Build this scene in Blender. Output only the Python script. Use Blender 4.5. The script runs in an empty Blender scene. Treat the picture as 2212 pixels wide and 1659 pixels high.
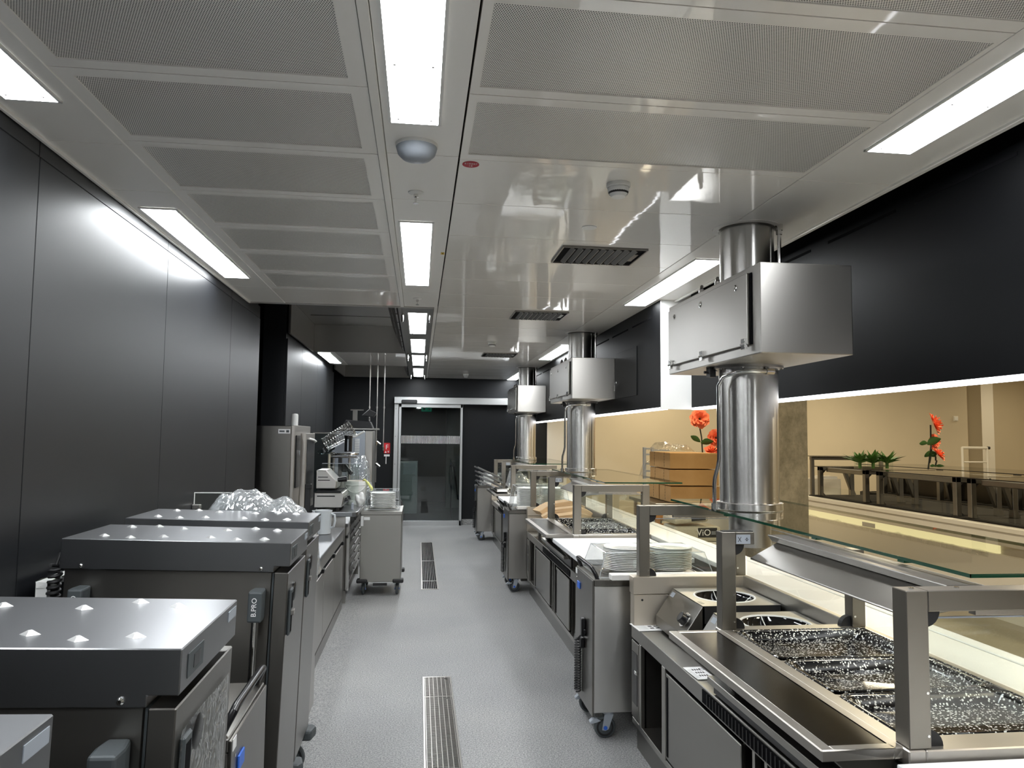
import bpy, bmesh, math, random
from mathutils import Matrix, Vector
import numpy as np
random.seed(4)
SC = bpy.context.scene
COL = SC.collection
PI = math.pi
# ------------------------------------------------------------------ camera
F_PX, CAM_Z = 1620.84, 1.62
YAW, PITCH, ROLL = 0.12185, 0.06991, 0.010996
def cam_axes(y, p, r):
    fwd = Vector((math.sin(y)*math.cos(p), math.cos(y)*math.cos(p), math.sin(p)))
    right = Vector((math.cos(y), -math.sin(y), 0)); up = right.cross(fwd)
    return right*math.cos(r)+up*math.sin(r), up*math.cos(r)-right*math.sin(r), fwd
cr, cu, cf = cam_axes(YAW, PITCH, ROLL)
cam_d = bpy.data.cameras.new('camera'); cam = bpy.data.objects.new('camera', cam_d); COL.objects.link(cam)
cam_d.sensor_fit = 'HORIZONTAL'; cam_d.sensor_width = 36; cam_d.lens = F_PX*36/2212
cam_d.clip_start = .05; cam_d.clip_end = 100
m3 = Matrix((cr, cu, -cf)).transposed()
cam.matrix_world = Matrix.Translation((0, 0, CAM_Z)) @ m3.to_4x4()
SC.camera = cam
# ------------------------------------------------------------------ world, light, exposure
w = bpy.data.worlds.new('world'); SC.world = w; w.use_nodes = True
w.node_tree.nodes['Background'].inputs[0].default_value = (.6, .65, .75, 1)
w.node_tree.nodes['Background'].inputs[1].default_value = .02
SC.view_settings.view_transform = 'Standard'; SC.view_settings.look = 'None'
SC.view_settings.exposure = 0.17; SC.view_settings.gamma = 1
SC.view_settings.use_curve_mapping = False
SC.cycles.max_bounces = 10; SC.cycles.diffuse_bounces = 6; SC.cycles.glossy_bounces = 6
SC.cycles.transparent_max_bounces = 24; SC.cycles.sample_clamp_indirect = 16
SC.cycles.blur_glossy = .5; SC.cycles.caustics_refractive = False
LED_L = 31.0           # radiance of the ceiling LED diffusers
def area(name, loc, rot, sx, sy, power, col):
    l = bpy.data.lights.new(name, 'AREA'); l.shape = 'RECTANGLE'; l.size = sx; l.size_y = sy
    l.energy = power; l.color = col
    o = bpy.data.objects.new(name, l); COL.objects.link(o); o.location = loc; o.rotation_euler = rot
    return o
WARM = (1, .86, .61)
# unseen warm area lights added to light the dining hall and its wall recess
for i, (x, y, p) in enumerate([(3.3, 1.6, 34), (3.3, 5.0, 34), (3.3, 8.4, 26), (6.4, 3.2, 40), (6.4, 6.8, 40), (6.6, 10.2, 40), (9.2, 8.5, 34), (3.6, 10.9, 26), (9.3, 4.5, 34), (10.7, 11.6, 17)]):
    area('dining_fill_light', (x, y, 2.96), (0, 0, 0), .5, .5, p*1.2, WARM)
# ------------------------------------------------------------------ materials
def new_mat(name):
    m = bpy.data.materials.new(name); m.use_nodes = True
    nt = m.node_tree; return m, nt, nt.nodes['Principled BSDF']
def N(nt, t, **k):
    n = nt.nodes.new(t)
    for a, v in k.items(): setattr(n, a, v)
    return n
def coords(nt, scale, kind='Object'):
    tc = N(nt, 'ShaderNodeTexCoord'); mp = N(nt, 'ShaderNodeMapping')
    mp.inputs['Scale'].default_value = scale
    nt.links.new(tc.outputs[kind], mp.inputs[0]); return mp.outputs[0]
def pm(name, col, rough=.5, metal=0, spec=.5, coat=0, alpha=1, trans=0, bump=None, var=None, rvar=None, emis=None, es=0):
    m, nt, b = new_mat(name)
    b.inputs['Base Color'].default_value = (*col, 1); b.inputs['Roughness'].default_value = rough
    b.inputs['Metallic'].default_value = metal; b.inputs['Specular IOR Level'].default_value = spec
    b.inputs['Coat Weight'].default_value = coat; b.inputs['Coat Roughness'].default_value = .05
    b.inputs['Transmission Weight'].default_value = trans
    if emis: b.inputs['Emission Color'].default_value = (*emis, 1); b.inputs['Emission Strength'].default_value = es
    if bump:   # (vec scale, noise scale, strength, distance)
        nz = N(nt, 'ShaderNodeTexNoise'); nz.inputs['Scale'].default_value = bump[1]; nz.inputs['Detail'].default_value = 3
        nt.links.new(coords(nt, bump[0]), nz.inputs[0])
        bp = N(nt, 'ShaderNodeBump'); bp.inputs['Strength'].default_value = bump[2]; bp.inputs['Distance'].default_value = bump[3]
        nt.links.new(nz.outputs[0], bp.inputs['Height']); nt.links.new(bp.outputs[0], b.inputs['Normal'])
    if var:    # (vec scale, noise scale, colour2, low, high)
        nz = N(nt, 'ShaderNodeTexNoise'); nz.inputs['Scale'].default_value = var[1]; nz.inputs['Detail'].default_value = 12 if name == 'mottled_concrete' else 5
        nz.inputs['Roughness'].default_value = .78 if name == 'mottled_concrete' else .5
        nt.links.new(coords(nt, var[0]), nz.inputs[0])
        rp = N(nt, 'ShaderNodeMapRange'); rp.inputs[1].default_value = var[3]; rp.inputs[2].default_value = var[4]
        nt.links.new(nz.outputs[0], rp.inputs[0])
        mx = N(nt, 'ShaderNodeMix', data_type='RGBA'); mx.inputs[6].default_value = (*col, 1); mx.inputs[7].default_value = (*var[2], 1)
        nt.links.new(rp.outputs[0], mx.inputs[0]); nt.links.new(mx.outputs[2], b.inputs['Base Color'])
    if rvar:   # (vec scale, noise scale, rough low, rough high)
        nz = N(nt, 'ShaderNodeTexNoise'); nz.inputs['Scale'].default_value = rvar[1]; nz.inputs['Detail'].default_value = 2
        nt.links.new(coords(nt, rvar[0]), nz.inputs[0])
        rp = N(nt, 'ShaderNodeMapRange'); rp.inputs[1].default_value = .3; rp.inputs[2].default_value = .7
        rp.inputs[3].default_value = rvar[2]; rp.inputs[4].default_value = rvar[3]
        nt.links.new(nz.outputs[0], rp.inputs[0]); nt.links.new(rp.outputs[0], b.inputs['Roughness'])
    return m
def thin_glass(name, tint, gloss=1.0, haze=0, bump=None):
    m, nt, b = new_mat(name); nt.nodes.remove(b); out = nt.nodes['Material Output']
    tr = N(nt, 'ShaderNodeBsdfTransparent'); tr.inputs[0].default_value = (*tint, 1)
    gl = N(nt, 'ShaderNodeBsdfGlossy'); gl.inputs['Roughness'].default_value = .02
    ge = N(nt, 'ShaderNodeNewGeometry'); fr = N(nt, 'ShaderNodeVectorMath', operation='DOT_PRODUCT')   # Schlick, the same from both sides of a pane
    nt.links.new(ge.outputs['Incoming'], fr.inputs[0]); nt.links.new(ge.outputs['Normal'], fr.inputs[1])
    def mth(op, a, v=None):
        n = N(nt, 'ShaderNodeMath', operation=op); nt.links.new(a, n.inputs[0])
        if v is not None: n.inputs[1].default_value = v
        return n
    c_ = mth('ABSOLUTE', fr.outputs['Value']); inv = mth('MULTIPLY_ADD', c_.outputs[0], -1); inv.inputs[2].default_value = 1
    p5 = mth('POWER', inv.outputs[0], 5); fs = mth('MULTIPLY_ADD', p5.outputs[0], .94); fs.inputs[2].default_value = .06
    mu = mth('MULTIPLY', fs.outputs[0], gloss); mu.use_clamp = True
    mx = N(nt, 'ShaderNodeMixShader'); nt.links.new(mu.outputs[0], mx.inputs[0])
    nt.links.new(tr.outputs[0], mx.inputs[1]); nt.links.new(gl.outputs[0], mx.inputs[2])
    last = mx
    if haze:
        df = N(nt, 'ShaderNodeBsdfDiffuse'); df.inputs[0].default_value = (.85, .88, .9, 1)
        m2 = N(nt, 'ShaderNodeMixShader'); m2.inputs[0].default_value = haze
        nt.links.new(mx.outputs[0], m2.inputs[1]); nt.links.new(df.outputs[0], m2.inputs[2]); last = m2
    if bump:
        n0 = N(nt, 'ShaderNodeTexNoise'); n0.inputs['Scale'].default_value = bump[0]*.4; n0.inputs['Detail'].default_value = 2
        cc = coords(nt, (1, 1, 1)); nt.links.new(cc, n0.inputs[0])
        mxv = N(nt, 'ShaderNodeMix', data_type='VECTOR'); mxv.inputs[0].default_value = .35
        nt.links.new(cc, mxv.inputs[4]); nt.links.new(n0.outputs['Color'], mxv.inputs[5])
        nz = N(nt, 'ShaderNodeTexVoronoi', feature='DISTANCE_TO_EDGE'); nz.inputs['Scale'].default_value = bump[0]*1.6
        nt.links.new(mxv.outputs[1], nz.inputs[0])
        bp = N(nt, 'ShaderNodeBump'); bp.inputs['Strength'].default_value = bump[1]; bp.inputs['Distance'].default_value = .02
        nt.links.new(nz.outputs[0], bp.inputs['Height'])
        nt.links.new(bp.outputs[0], gl.inputs['Normal']); nt.links.new(bp.outputs[0], fr.inputs[1])
        gl.inputs['Roughness'].default_value = .12
    nt.links.new(last.outputs[0], out.inputs[0]); return m
def emit(name, col, s):
    m, nt, b = new_mat(name); nt.nodes.remove(b)
    e = N(nt, 'ShaderNodeEmission'); e.inputs[0].default_value = (*col, 1); e.inputs[1].default_value = s
    nt.links.new(e.outputs[0], nt.nodes['Material Output'].inputs[0]); return m
def steel(name, col, rough, aniso, fine=.04):
    m, nt, b = new_mat(name)
    b.inputs['Base Color'].default_value = (*col, 1); b.inputs['Metallic'].default_value = 1
    b.inputs['Roughness'].default_value = rough; b.inputs['Anisotropic'].default_value = aniso
    g = N(nt, 'ShaderNodeNewGeometry'); sp_ = N(nt, 'ShaderNodeSeparateXYZ'); nt.links.new(g.outputs['Normal'], sp_.inputs[0])
    ab = N(nt, 'ShaderNodeMath', operation='ABSOLUTE'); nt.links.new(sp_.outputs[2], ab.inputs[0])
    gt = N(nt, 'ShaderNodeMath', operation='GREATER_THAN'); gt.inputs[1].default_value = .7; nt.links.new(ab.outputs[0], gt.inputs[0])
    mv = N(nt, 'ShaderNodeMix', data_type='VECTOR'); mv.inputs[4].default_value = (0, 0, 1); mv.inputs[5].default_value = (0, 1, 0)
    nt.links.new(gt.outputs[0], mv.inputs[0]); nt.links.new(mv.outputs[1], b.inputs['Tangent'])
    nz = N(nt, 'ShaderNodeTexNoise'); nz.inputs['Scale'].default_value = 5; nz.inputs['Detail'].default_value = 4
    nt.links.new(coords(nt, (1, 1, 1)), nz.inputs[0])
    rp = N(nt, 'ShaderNodeMapRange'); rp.inputs[1].default_value = .3; rp.inputs[2].default_value = .7
    rp.inputs[3].default_value = rough-fine; rp.inputs[4].default_value = rough+fine
    nt.links.new(nz.outputs[0], rp.inputs[0]); nt.links.new(rp.outputs[0], b.inputs['Roughness'])
    return m
M = {}
M['steel'] = steel('brushed_steel', (.42, .405, .38), .34, .7, .008)
M['steel_mid'] = steel('grey_brushed_steel', (.31, .30, .28), .34, .65, .008)
M['steel_lit'] = steel('lit_brushed_steel', (.80, .79, .77), .36, .6, .008)  # lightened steel, carries the lit floor's reflection on the nearest trolley
M['slate'] = steel('dark_polished_steel', (.05, .046, .04), .24, .5, .008)
M['steel_top'] = steel('brushed_steel_sheet', (.27, .275, .285), .30, .5, .008)
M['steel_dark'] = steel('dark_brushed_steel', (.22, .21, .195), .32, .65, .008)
M['steel_warm'] = steel('satin_steel', (.46, .435, .40), .38, .5, .008)
M['stud'] = pm('bright_embossed_steel', (.85, .85, .84), .42, .7)
M['post'] = steel('post_steel', (.27, .25, .22), .36, .5, .008)
M['panel_steel'] = steel('lit_panel_steel', (.60, .545, .465), .48, .4, .01)  # warm light on the counter end panels put into the steel colour
M['polyedge'] = thin_glass('polycarbonate_edge', (.9, .92, .92), 1.2, .35)
M['darkmat'] = pm('buffet_shade_matt', (.022, .020, .018), .95, 0, .05)  # near-black in place of the shade in the recessed buffet wells
M['chrome'] = pm('polished_steel', (.75, .75, .74), .1, 1)
M['tube'] = steel('polished_duct_steel', (.58, .57, .55), .27, .9, .004)
M['alu'] = pm('anodised_aluminium', (.52, .53, .53), .4, .85)
M['wall'] = pm('anthracite_laminate', (.0085, .0096, .0118), .42, 0, .42, bump=((1, 1, 1), 900, .05, .001))
M['black'] = pm('black_laminate', (.005, .006, .0075), .45, 0, .3)
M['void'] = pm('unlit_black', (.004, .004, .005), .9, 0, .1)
M['gasket'] = pm('black_rubber', (.012, .012, .013), .55)
M['blackplastic'] = pm('black_plastic', (.006, .006, .007), .28)
M['greyplastic'] = pm('slate_grey_plastic', (.06, .07, .075), .5)
M['lightgreyplastic'] = pm('light_grey_plastic', (.33, .36, .40), .5)
M['white'] = pm('white_plastic', (.78, .78, .76), .4)
M['hobglass'] = pm('black_ceramic_glass', (.004, .004, .005), .03, 0, .5)
M['bulk'] = pm('near_black_laminate', (.0016, .0019, .0025), .50, 0, .13)
M['behind'] = pm('grey_wall_paint', (.24, .24, .235), .7)
M['ceil'] = pm('glossy_white_ceiling_metal', (.90, .87, .82), .04, 0, .5, bump=((1, 1, 1), 3.2, .12, .012))
M['ceil_matt'] = pm('satin_white_ceiling_metal', (.90, .88, .84), .22, 0, .5)
M['shelf'] = pm('white_solid_surface', (.80, .78, .75), .3)
M['porcelain'] = pm('white_porcelain', (.90, .90, .88), .12, 0, .5)
M['board'] = pm('white_cutting_board', (.74, .75, .76), .5)
M['cardboard'] = pm('brown_cardboard', (.50, .305, .13), .8, 0, .2, var=((1, 1, 1), 6, (.45, .265, .105), .4, .7))
M['kraft'] = pm('kraft_paper', (.60, .43, .26), .8, 0, .2)
M['tape'] = pm('dark_print', (.10, .06, .03), .8)
M['paper'] = pm('white_paper', (.80, .80, .80), .7)
M['ink'] = pm('black_ink', (.02, .02, .02), .7)
M['blue'] = pm('blue_badge', (.03, .14, .62), .4)
M['red'] = pm('red_sign', (.62, .015, .02), .45)
M['redtag'] = pm('dark_red_tag', (.42, .012, .03), .5)
M['yellow'] = pm('yellow_tag', (.60, .40, .02), .5)
M['sponge'] = pm('pale_yellow_cloth', (.62, .62, .22), .85)
M['orange'] = pm('orange_liner', (.55, .22, .06), .6)
M['beige'] = pm('warm_beige_paint', (.60, .53, .40), .8, 0, .2, var=((1, 1, 1), .8, (.56, .49, .37), .35, .7))
M['beige_white'] = pm('off_white_paint', (.72, .69, .62), .7, 0, .2)
M['dfloor'] = pm('beige_stone_floor', (.34, .30, .23), .4, 0, .4, var=((1, 1, 1), 2, (.28, .25, .19), .35, .7))
M['wood'] = pm('rough_pine', (.45, .24, .09), .75, 0, .2, var=((2, 2, 12), 2, (.33, .16, .05), .35, .65))
M['petal'] = pm('coral_paper_petal', (.86, .21, .095), .75, 0, .2, var=((1, 1, 1), 9, (.90, .29, .165), .35, .7))
M['leaf'] = pm('dark_green_leaf', (.035, .10, .02), .55)
M['leaf2'] = pm('fresh_green_leaf', (.07, .18, .03), .55)
M['stem'] = pm('dark_stem', (.015, .02, .012), .6)
M['cream'] = pm('cream_lacquer', (.62, .57, .45), .4)
M['grille'] = pm('black_enamel', (.010, .010, .011), .3)
M['jug'] = pm('frosted_polypropylene', (.82, .86, .88), .4, 0, .4, trans=.35)
M['water'] = pm('pale_shrink_film', (.46, .43, .34), .25, 0, .6, bump=((1, 1, 1), 40, .6, .01))
M['glass'] = thin_glass('clear_glass', (.93, .955, .935))
M['glass_dark'] = thin_glass('door_glass', (.62, .68, .68), 1.3)
M['glass_edge'] = pm('green_glass_edge', (.004, .05, .025), .12, 0, .6)
M['poly'] = thin_glass('clear_polycarbonate', (.955, .965, .965), .9, .03)
M['film'] = thin_glass('crinkled_plastic_film', (.88, .92, .94), 3.5, .17, (12, .7))
M['film_thin'] = thin_glass('thin_plastic_film', (.94, .95, .94), 1.3, .03, (22, .6))
M['led'] = emit('led_diffuser', (.94, .975, 1), LED_L)
M['led_edge'] = emit('led_strip_diffuser', (.96, .97, 1), 5)
M['yellow_glow'] = emit('yellow_lit_recess', (1, .86, .42), 1.5)
M['exit'] = emit('green_exit_sign', (.01, .22, .13), .45)
# floor: grey speckled safety vinyl
m, nt, b = new_mat('speckled_grey_safety_vinyl'); M['floor'] = m
v = coords(nt, (1, 1, 1))
n1 = N(nt, 'ShaderNodeTexNoise'); n1.inputs['Scale'].default_value = 120; n1.inputs['Detail'].default_value = 4
n2 = N(nt, 'ShaderNodeTexNoise'); n2.inputs['Scale'].default_value = 1.3; n2.inputs['Detail'].default_value = 4
n3 = N(nt, 'ShaderNodeTexVoronoi'); n3.inputs['Scale'].default_value = 210
for n in (n1, n2, n3): nt.links.new(v, n.inputs[0])
r1 = N(nt, 'ShaderNodeValToRGB'); r1.color_ramp.elements[0].position = .36; r1.color_ramp.elements[1].position = .66
r1.color_ramp.elements[0].color = (.17, .174, .178, 1); r1.color_ramp.elements[1].color = (.46, .46, .45, 1)
nt.links.new(n1.outputs[0], r1.inputs[0])
mx = N(nt, 'ShaderNodeMix', data_type='RGBA', blend_type='MULTIPLY'); mx.inputs[0].default_value = 1
r2 = N(nt, 'ShaderNodeValToRGB'); r2.color_ramp.elements[0].position = .3; r2.color_ramp.elements[1].position = .75
r2.color_ramp.elements[0].color = (.86, .86, .87, 1); r2.color_ramp.elements[1].color = (1.05, 1.05, 1.04, 1)
nt.links.new(n2.outputs[0], r2.inputs[0]); nt.links.new(r1.outputs[0], mx.inputs[6]); nt.links.new(r2.outputs[0], mx.inputs[7])
nt.links.new(mx.outputs[2], b.inputs['Base Color']); b.inputs['Roughness'].default_value = .36
bp = N(nt, 'ShaderNodeBump'); bp.inputs['Strength'].default_value = .6; bp.inputs['Distance'].default_value = .003
nt.links.new(n3.outputs[0], bp.inputs['Height']); nt.links.new(bp.outputs[0], b.inputs['Normal'])
# perforated ceiling sheet: staggered round holes
m, nt, b = new_mat('perforated_ceiling_sheet'); M['perf'] = m
def math_node(op, a, bb=None):
    n = N(nt, 'ShaderNodeMath', operation=op)
    for i, x in enumerate((a, bb)):
        if x is None: continue
        if isinstance(x, (int, float)): n.inputs[i].default_value = x
        else: nt.links.new(x, n.inputs[i])
    return n.outputs[0]
sp = N(nt, 'ShaderNodeSeparateXYZ'); nt.links.new(coords(nt, (1/.0066, 1/.0066, 1)), sp.inputs[0])
row = math_node('FLOOR', sp.outputs[1])
off = math_node('MULTIPLY', math_node('MODULO', row, 2.0), .5)
fx = math_node('SUBTRACT', math_node('FRACT', math_node('ADD', sp.outputs[0], off)), .5)
fy = math_node('SUBTRACT', math_node('FRACT', sp.outputs[1]), .5)
d = math_node('SQRT', math_node('ADD', math_node('MULTIPLY', fx, fx), math_node('MULTIPLY', fy, fy)))
hole = math_node('LESS_THAN', d, .34)
mx = N(nt, 'ShaderNodeMix', data_type='RGBA'); mx.inputs[6].default_value = (.88, .86, .81, 1); mx.inputs[7].default_value = (.06, .058, .055, 1)
nt.links.new(hole, mx.inputs[0]); nt.links.new(mx.outputs[2], b.inputs['Base Color']); b.inputs['Roughness'].default_value = .3
# black enamel with white speckles
m, nt, b = new_mat('black_enamel_white_speckles'); M['speckle'] = m
vo = N(nt, 'ShaderNodeTexVoronoi'); vo.inputs['Scale'].default_value = 125
wz = N(nt, 'ShaderNodeTexNoise'); wz.inputs['Scale'].default_value = 40
cv = coords(nt, (1, 1, 1)); nt.links.new(cv, vo.inputs[0]); nt.links.new(cv, wz.inputs[0])
th = math_node('MULTIPLY', wz.outputs[0], .70)
sx = N(nt, 'ShaderNodeSeparateColor'); nt.links.new(vo.outputs['Color'], sx.inputs[0])
keep = math_node('GREATER_THAN', sx.outputs[0], .22)
spk = math_node('MULTIPLY', math_node('LESS_THAN', vo.outputs['Distance'], th), keep)
mx = N(nt, 'ShaderNodeMix', data_type='RGBA'); mx.inputs[6].default_value = (.006, .006, .007, 1); mx.inputs[7].default_value = (.72, .72, .69, 1)
nt.links.new(spk, mx.inputs[0]); nt.links.new(mx.outputs[2], b.inputs['Base Color']); b.inputs['Roughness'].default_value = .12
# board marked concrete
M['concrete'] = pm('mottled_concrete', (.30, .27, .205), .85, 0, .2, bump=((1, 1, 3), 8, .4, .01), var=((1.6, 1.6, 1), 3.2, (.15, .135, .10), .38, .64))
# ------------------------------------------------------------------ geometry helpers
class B:
    def __init__(s): s.v = []; s.f = []; s.m = []; s.s = []
    def add(s, vs, fs, m=0, smooth=False):
        o = len(s.v); s.v += [tuple(x) for x in vs]
        for f in fs: s.f.append([i+o for i in f]); s.m.append(m); s.s.append(smooth)
        return s
    def box(s, x0, x1, y0, y1, z0, z1, m=0):
        return s.add([(x0,y0,z0),(x1,y0,z0),(x1,y1,z0),(x0,y1,z0),(x0,y0,z1),(x1,y0,z1),(x1,y1,z1),(x0,y1,z1)],
              [(0,3,2,1),(4,5,6,7),(0,1,5,4),(1,2,6,5),(2,3,7,6),(3,0,4,7)], m)
    def ring(s, p, ax, r, n):
        ax = Vector(ax).normalized(); a = ax.orthogonal().normalized(); b = ax.cross(a)
        return [Vector(p)+a*r*math.cos(2*PI*i/n)+b*r*math.sin(2*PI*i/n) for i in range(n)]
    def cyl(s, p0, p1, r0, r1=None, n=20, m=0, caps=True):
        r1 = r0 if r1 is None else r1; p0, p1 = Vector(p0), Vector(p1); ax = p1-p0
        a, b = s.ring(p0, ax, r0, n), s.ring(p1, ax, r1, n)
        s.add(a+b, [(i, (i+1) % n, n+(i+1) % n, n+i) for i in range(n)], m, True)
        if caps:
            s.add(a, [tuple(reversed(range(n)))], m); s.add(b, [tuple(range(n))], m)
        return s
    def tube(s, pts, r, n=10, m=0, closed=False):
        pts = [Vector(p) for p in pts]; vs = []; prev = None
        for i, p in enumerate(pts):
            t = (pts[min(i+1, len(pts)-1)]-pts[max(i-1, 0)]).normalized()
            a = t.orthogonal().normalized() if prev is None else (prev-t*prev.dot(t)).normalized()
            prev = a; b = t.cross(a)
            vs += [p+a*r*math.cos(2*PI*k/n)+b*r*math.sin(2*PI*k/n) for k in range(n)]
        fs = [(i*n+k, i*n+(k+1) % n, (i+1)*n+(k+1) % n, (i+1)*n+k) for i in range(len(pts)-1) for k in range(n)]
        s.add(vs, fs, m, True)
        s.add(vs[:n], [tuple(reversed(range(n)))], m); s.add(vs[-n:], [tuple(range(n))], m)
        return s
    def lathe(s, c, prof, n=24, m=0):
        vs = [(c[0]+r*math.cos(2*PI*k/n), c[1]+r*math.sin(2*PI*k/n), c[2]+z) for r, z in prof for k in range(n)]
        fs = [(i*n+k, i*n+(k+1) % n, (i+1)*n+(k+1) % n, (i+1)*n+k) for i in range(len(prof)-1) for k in range(n)]
        s.add(vs, fs, m, True); return s
    def prism(s, poly, axis, a0, a1, m=0):
        P = {'y': lambda p, a: (p[0], a, p[1]), 'x': lambda p, a: (a, p[0], p[1]), 'z': lambda p, a: (p[0], p[1], a)}[axis]
        n = len(poly); vs = [P(p, a0) for p in poly]+[P(p, a1) for p in poly]
        return s.add(vs, [tuple(range(n)), tuple(reversed(range(n, 2*n)))]+[(i, n+i, n+(i+1) % n, (i+1) % n) for i in range(n)], m)
    def xf(s, mat, start=0):
        for i in range(start, len(s.v)): s.v[i] = tuple(mat @ Vector(s.v[i]))
        return s
WL = {}
def wl(o): return WL.get(o.name, Vector((0, 0, 0))) if o else Vector((0, 0, 0))
def obj(name, b, mats, parent=None, bevel=0, seg=1, label=None, recalc=True):
    off = wl(parent); me = bpy.data.meshes.new(name)
    me.from_pydata([tuple(Vector(v)-off) for v in b.v], [], b.f)
    if isinstance(mats, str): mats = [mats]
    for k in mats: me.materials.append(M[k])
    me.polygons.foreach_set('material_index', b.m); me.polygons.foreach_set('use_smooth', b.s)
    if recalc:
        bm = bmesh.new(); bm.from_mesh(me); bmesh.ops.remove_doubles(bm, verts=bm.verts, dist=1e-5)
        bmesh.ops.recalc_face_normals(bm, faces=bm.faces); bm.to_mesh(me); bm.free()
    if any(b.s): me.set_sharp_from_angle(angle=math.radians(38))
    me.update()
    o = bpy.data.objects.new(name, me); COL.objects.link(o); WL[o.name] = off
    if parent: o.parent = parent
    if bevel:
        md = o.modifiers.new('bevel', 'BEVEL'); md.width = bevel; md.segments = seg; md.limit_method = 'ANGLE'; md.angle_limit = math.radians(50)
        md.harden_normals = False
    if label: o['label'] = label
    return o
def tag(o, label, cat, group=None, kind=None):
    o['label'] = label; o['category'] = cat
    if group: o['group'] = group
    if kind: o['kind'] = kind
    return o
def thing(name, label, cat, loc=(0, 0, 0), group=None):
    o = bpy.data.objects.new(name, None); COL.objects.link(o); o.location = loc; o.empty_display_size = .1
    WL[o.name] = Vector(loc); return tag(o, label, cat, group)
def struct(name, b, mats, bevel=0, parent=None, **k):
    o = obj(name, b, mats, parent, bevel, **k)
    if parent is None: o['kind'] = 'structure'
    return o
def stuff(o): o['kind'] = 'stuff'; return o
def copy_tree(o, parent=None):
    c = o.copy(); COL.objects.link(c)
    if parent: c.parent = parent
    WL[c.name] = WL.get(o.name, Vector((0, 0, 0)))
    for ch in list(o.children): copy_tree(ch, c)
    return c
def text(name, s, size, loc, X, Y, mat, parent, align='CENTER', ext=.0004):
    cu_ = bpy.data.curves.new(name, 'FONT'); cu_.body = s; cu_.size = size; cu_.align_x = align; cu_.align_y = 'CENTER'; cu_.extrude = ext
    cu_.materials.append(M[mat]); cu_.resolution_u = 3
    tmp = bpy.data.objects.new('tmp', cu_); COL.objects.link(tmp)
    me = bpy.data.meshes.new_from_object(tmp); me.name = name; bpy.data.objects.remove(tmp); bpy.data.curves.remove(cu_)
    if not me.materials: me.materials.append(M[mat])
    o = bpy.data.objects.new(name, me); COL.objects.link(o); WL[o.name] = Vector((0, 0, 0))
    X, Y = Vector(X), Vector(Y); Z = X.cross(Y)
    off = wl(parent) if parent else Vector((0, 0, 0))
    o.matrix_basis = Matrix.Translation(Vector(loc)-off) @ Matrix((X, Y, Z)).transposed().to_4x4()
    if parent: o.parent = parent
    return o
# ================================================================== STRUCTURE
ZC = 2.68; XL = -1.385; YE = 13.9
P0 = 2.262; PP = .553                      # ceiling panel seam and pitch
b = B()                                     # floor, falling slightly from the left wall towards the drains
b.add([(-2.6, -2.6, .0645), (-.45, -2.6, 0), (2.06, -2.6, 0), (-2.6, YE+5, .0645), (-.45, YE+5, 0), (2.06, YE+5, 0)], [(0, 1, 4, 3), (1, 2, 5, 4)])
b.add([(-2.6, -2.6, -.1), (2.06, -2.6, -.1), (-2.6, YE+5, -.1), (2.06, YE+5, -.1)], [(0, 2, 3, 1)])
struct('floor', b, 'floor')
struct('floor_dining', B().box(2.06, 12, -2.6, 14, -.1, 0), 'dfloor')
# walls
wlft = struct('wall_left', B().box(XL-.25, XL-.02, -2.6, 6.66, -.05, 3.1), 'wall')
ys = [-2.6, .03, 1.44, 2.85, 4.26, 5.67, 6.66]
for i in range(len(ys)-1):
    obj('wall_panel', B().box(XL-.02, XL, ys[i]+.002, ys[i+1]-.002, .05, 2.612), 'wall', wlft, .0015)
    obj('wall_panel', B().box(XL-.02, XL-.003, ys[i]+.002, ys[i+1]-.002, 2.616, 2.72), 'wall', wlft, .0015)
struct('wall_niche', B().box(-2.6, -2.35, 6.4, YE, -.05, 3.1).box(-2.4, XL-.25, 6.60, 6.66, 0, 3.1), 'void')
w2 = struct('wall_left_far', B().box(XL-.25, XL-.02, 8.04, 12.32, -.05, 2.98), 'wall')
ys = [8.04, 9.02, 10.36, 11.4, 12.32]
for i in range(len(ys)-1):
    obj('wall_panel', B().box(XL-.02, XL, ys[i]+.003, ys[i+1]-.003, .05, 2.62), 'wall', w2, .002)
we = struct('wall_end', B().box(-2.6, -.47, YE, YE+.1, 0, 3.1).box(.80, 2.04, YE, YE+.1, 0, 3.1).box(-.47, .80, YE, YE+.1, 2.2, 3.1), 'black')
struct('baseboard_end', B().box(.80, 1.8, YE-.012, YE, 0, .10), 'floor', .004)
struct('wall_behind', B().box(-2.6, 12, -2.7, -2.6, 0, 3.1), 'behind')
# ceiling ------------------------------------------------------------
ce = struct('ceiling', B().box(-2.6, 2.3, -2.6, YE, 3.06, 3.12), 'void')
def cpanel(x0, x1, y0, y1, mat='ceil', perf=None, name='ceiling_panel'):
    g = .0022; b = B(); x0 += g; x1 -= g; y0 += g; y1 -= g; z0, z1 = ZC, ZC+.03
    if perf:
        px0, px1, py0, py1 = perf
        o = [(x0, y0, z0), (x1, y0, z0), (x1, y1, z0), (x0, y1, z0)]
        i_ = [(px0, py0, z0), (px1, py0, z0), (px1, py1, z0), (px0, py1, z0)]
        j_ = [(a, c, z0+.004) for a, c, _ in i_]; t = [(a, c, z1) for a, c, _ in o]
        b.add(o+i_+j_+t, [(k, (k+1) % 4, 4+(k+1) % 4, 4+k) for k in range(4)]+[(4+k, 4+(k+1) % 4, 8+(k+1) % 4, 8+k) for k in range(4)]
              + [(12+k, 12+(k+1) % 4, (k+1) % 4, k) for k in range(4)]+[(12, 13, 14, 15)], 0)
        b.add(j_, [(0, 3, 2, 1)], 1)
        return obj(name, b, [mat, 'perf'], ce)
    return obj(name, b.box(x0, x1, y0, y1, z0, z1), mat, ce, .0012)
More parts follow.
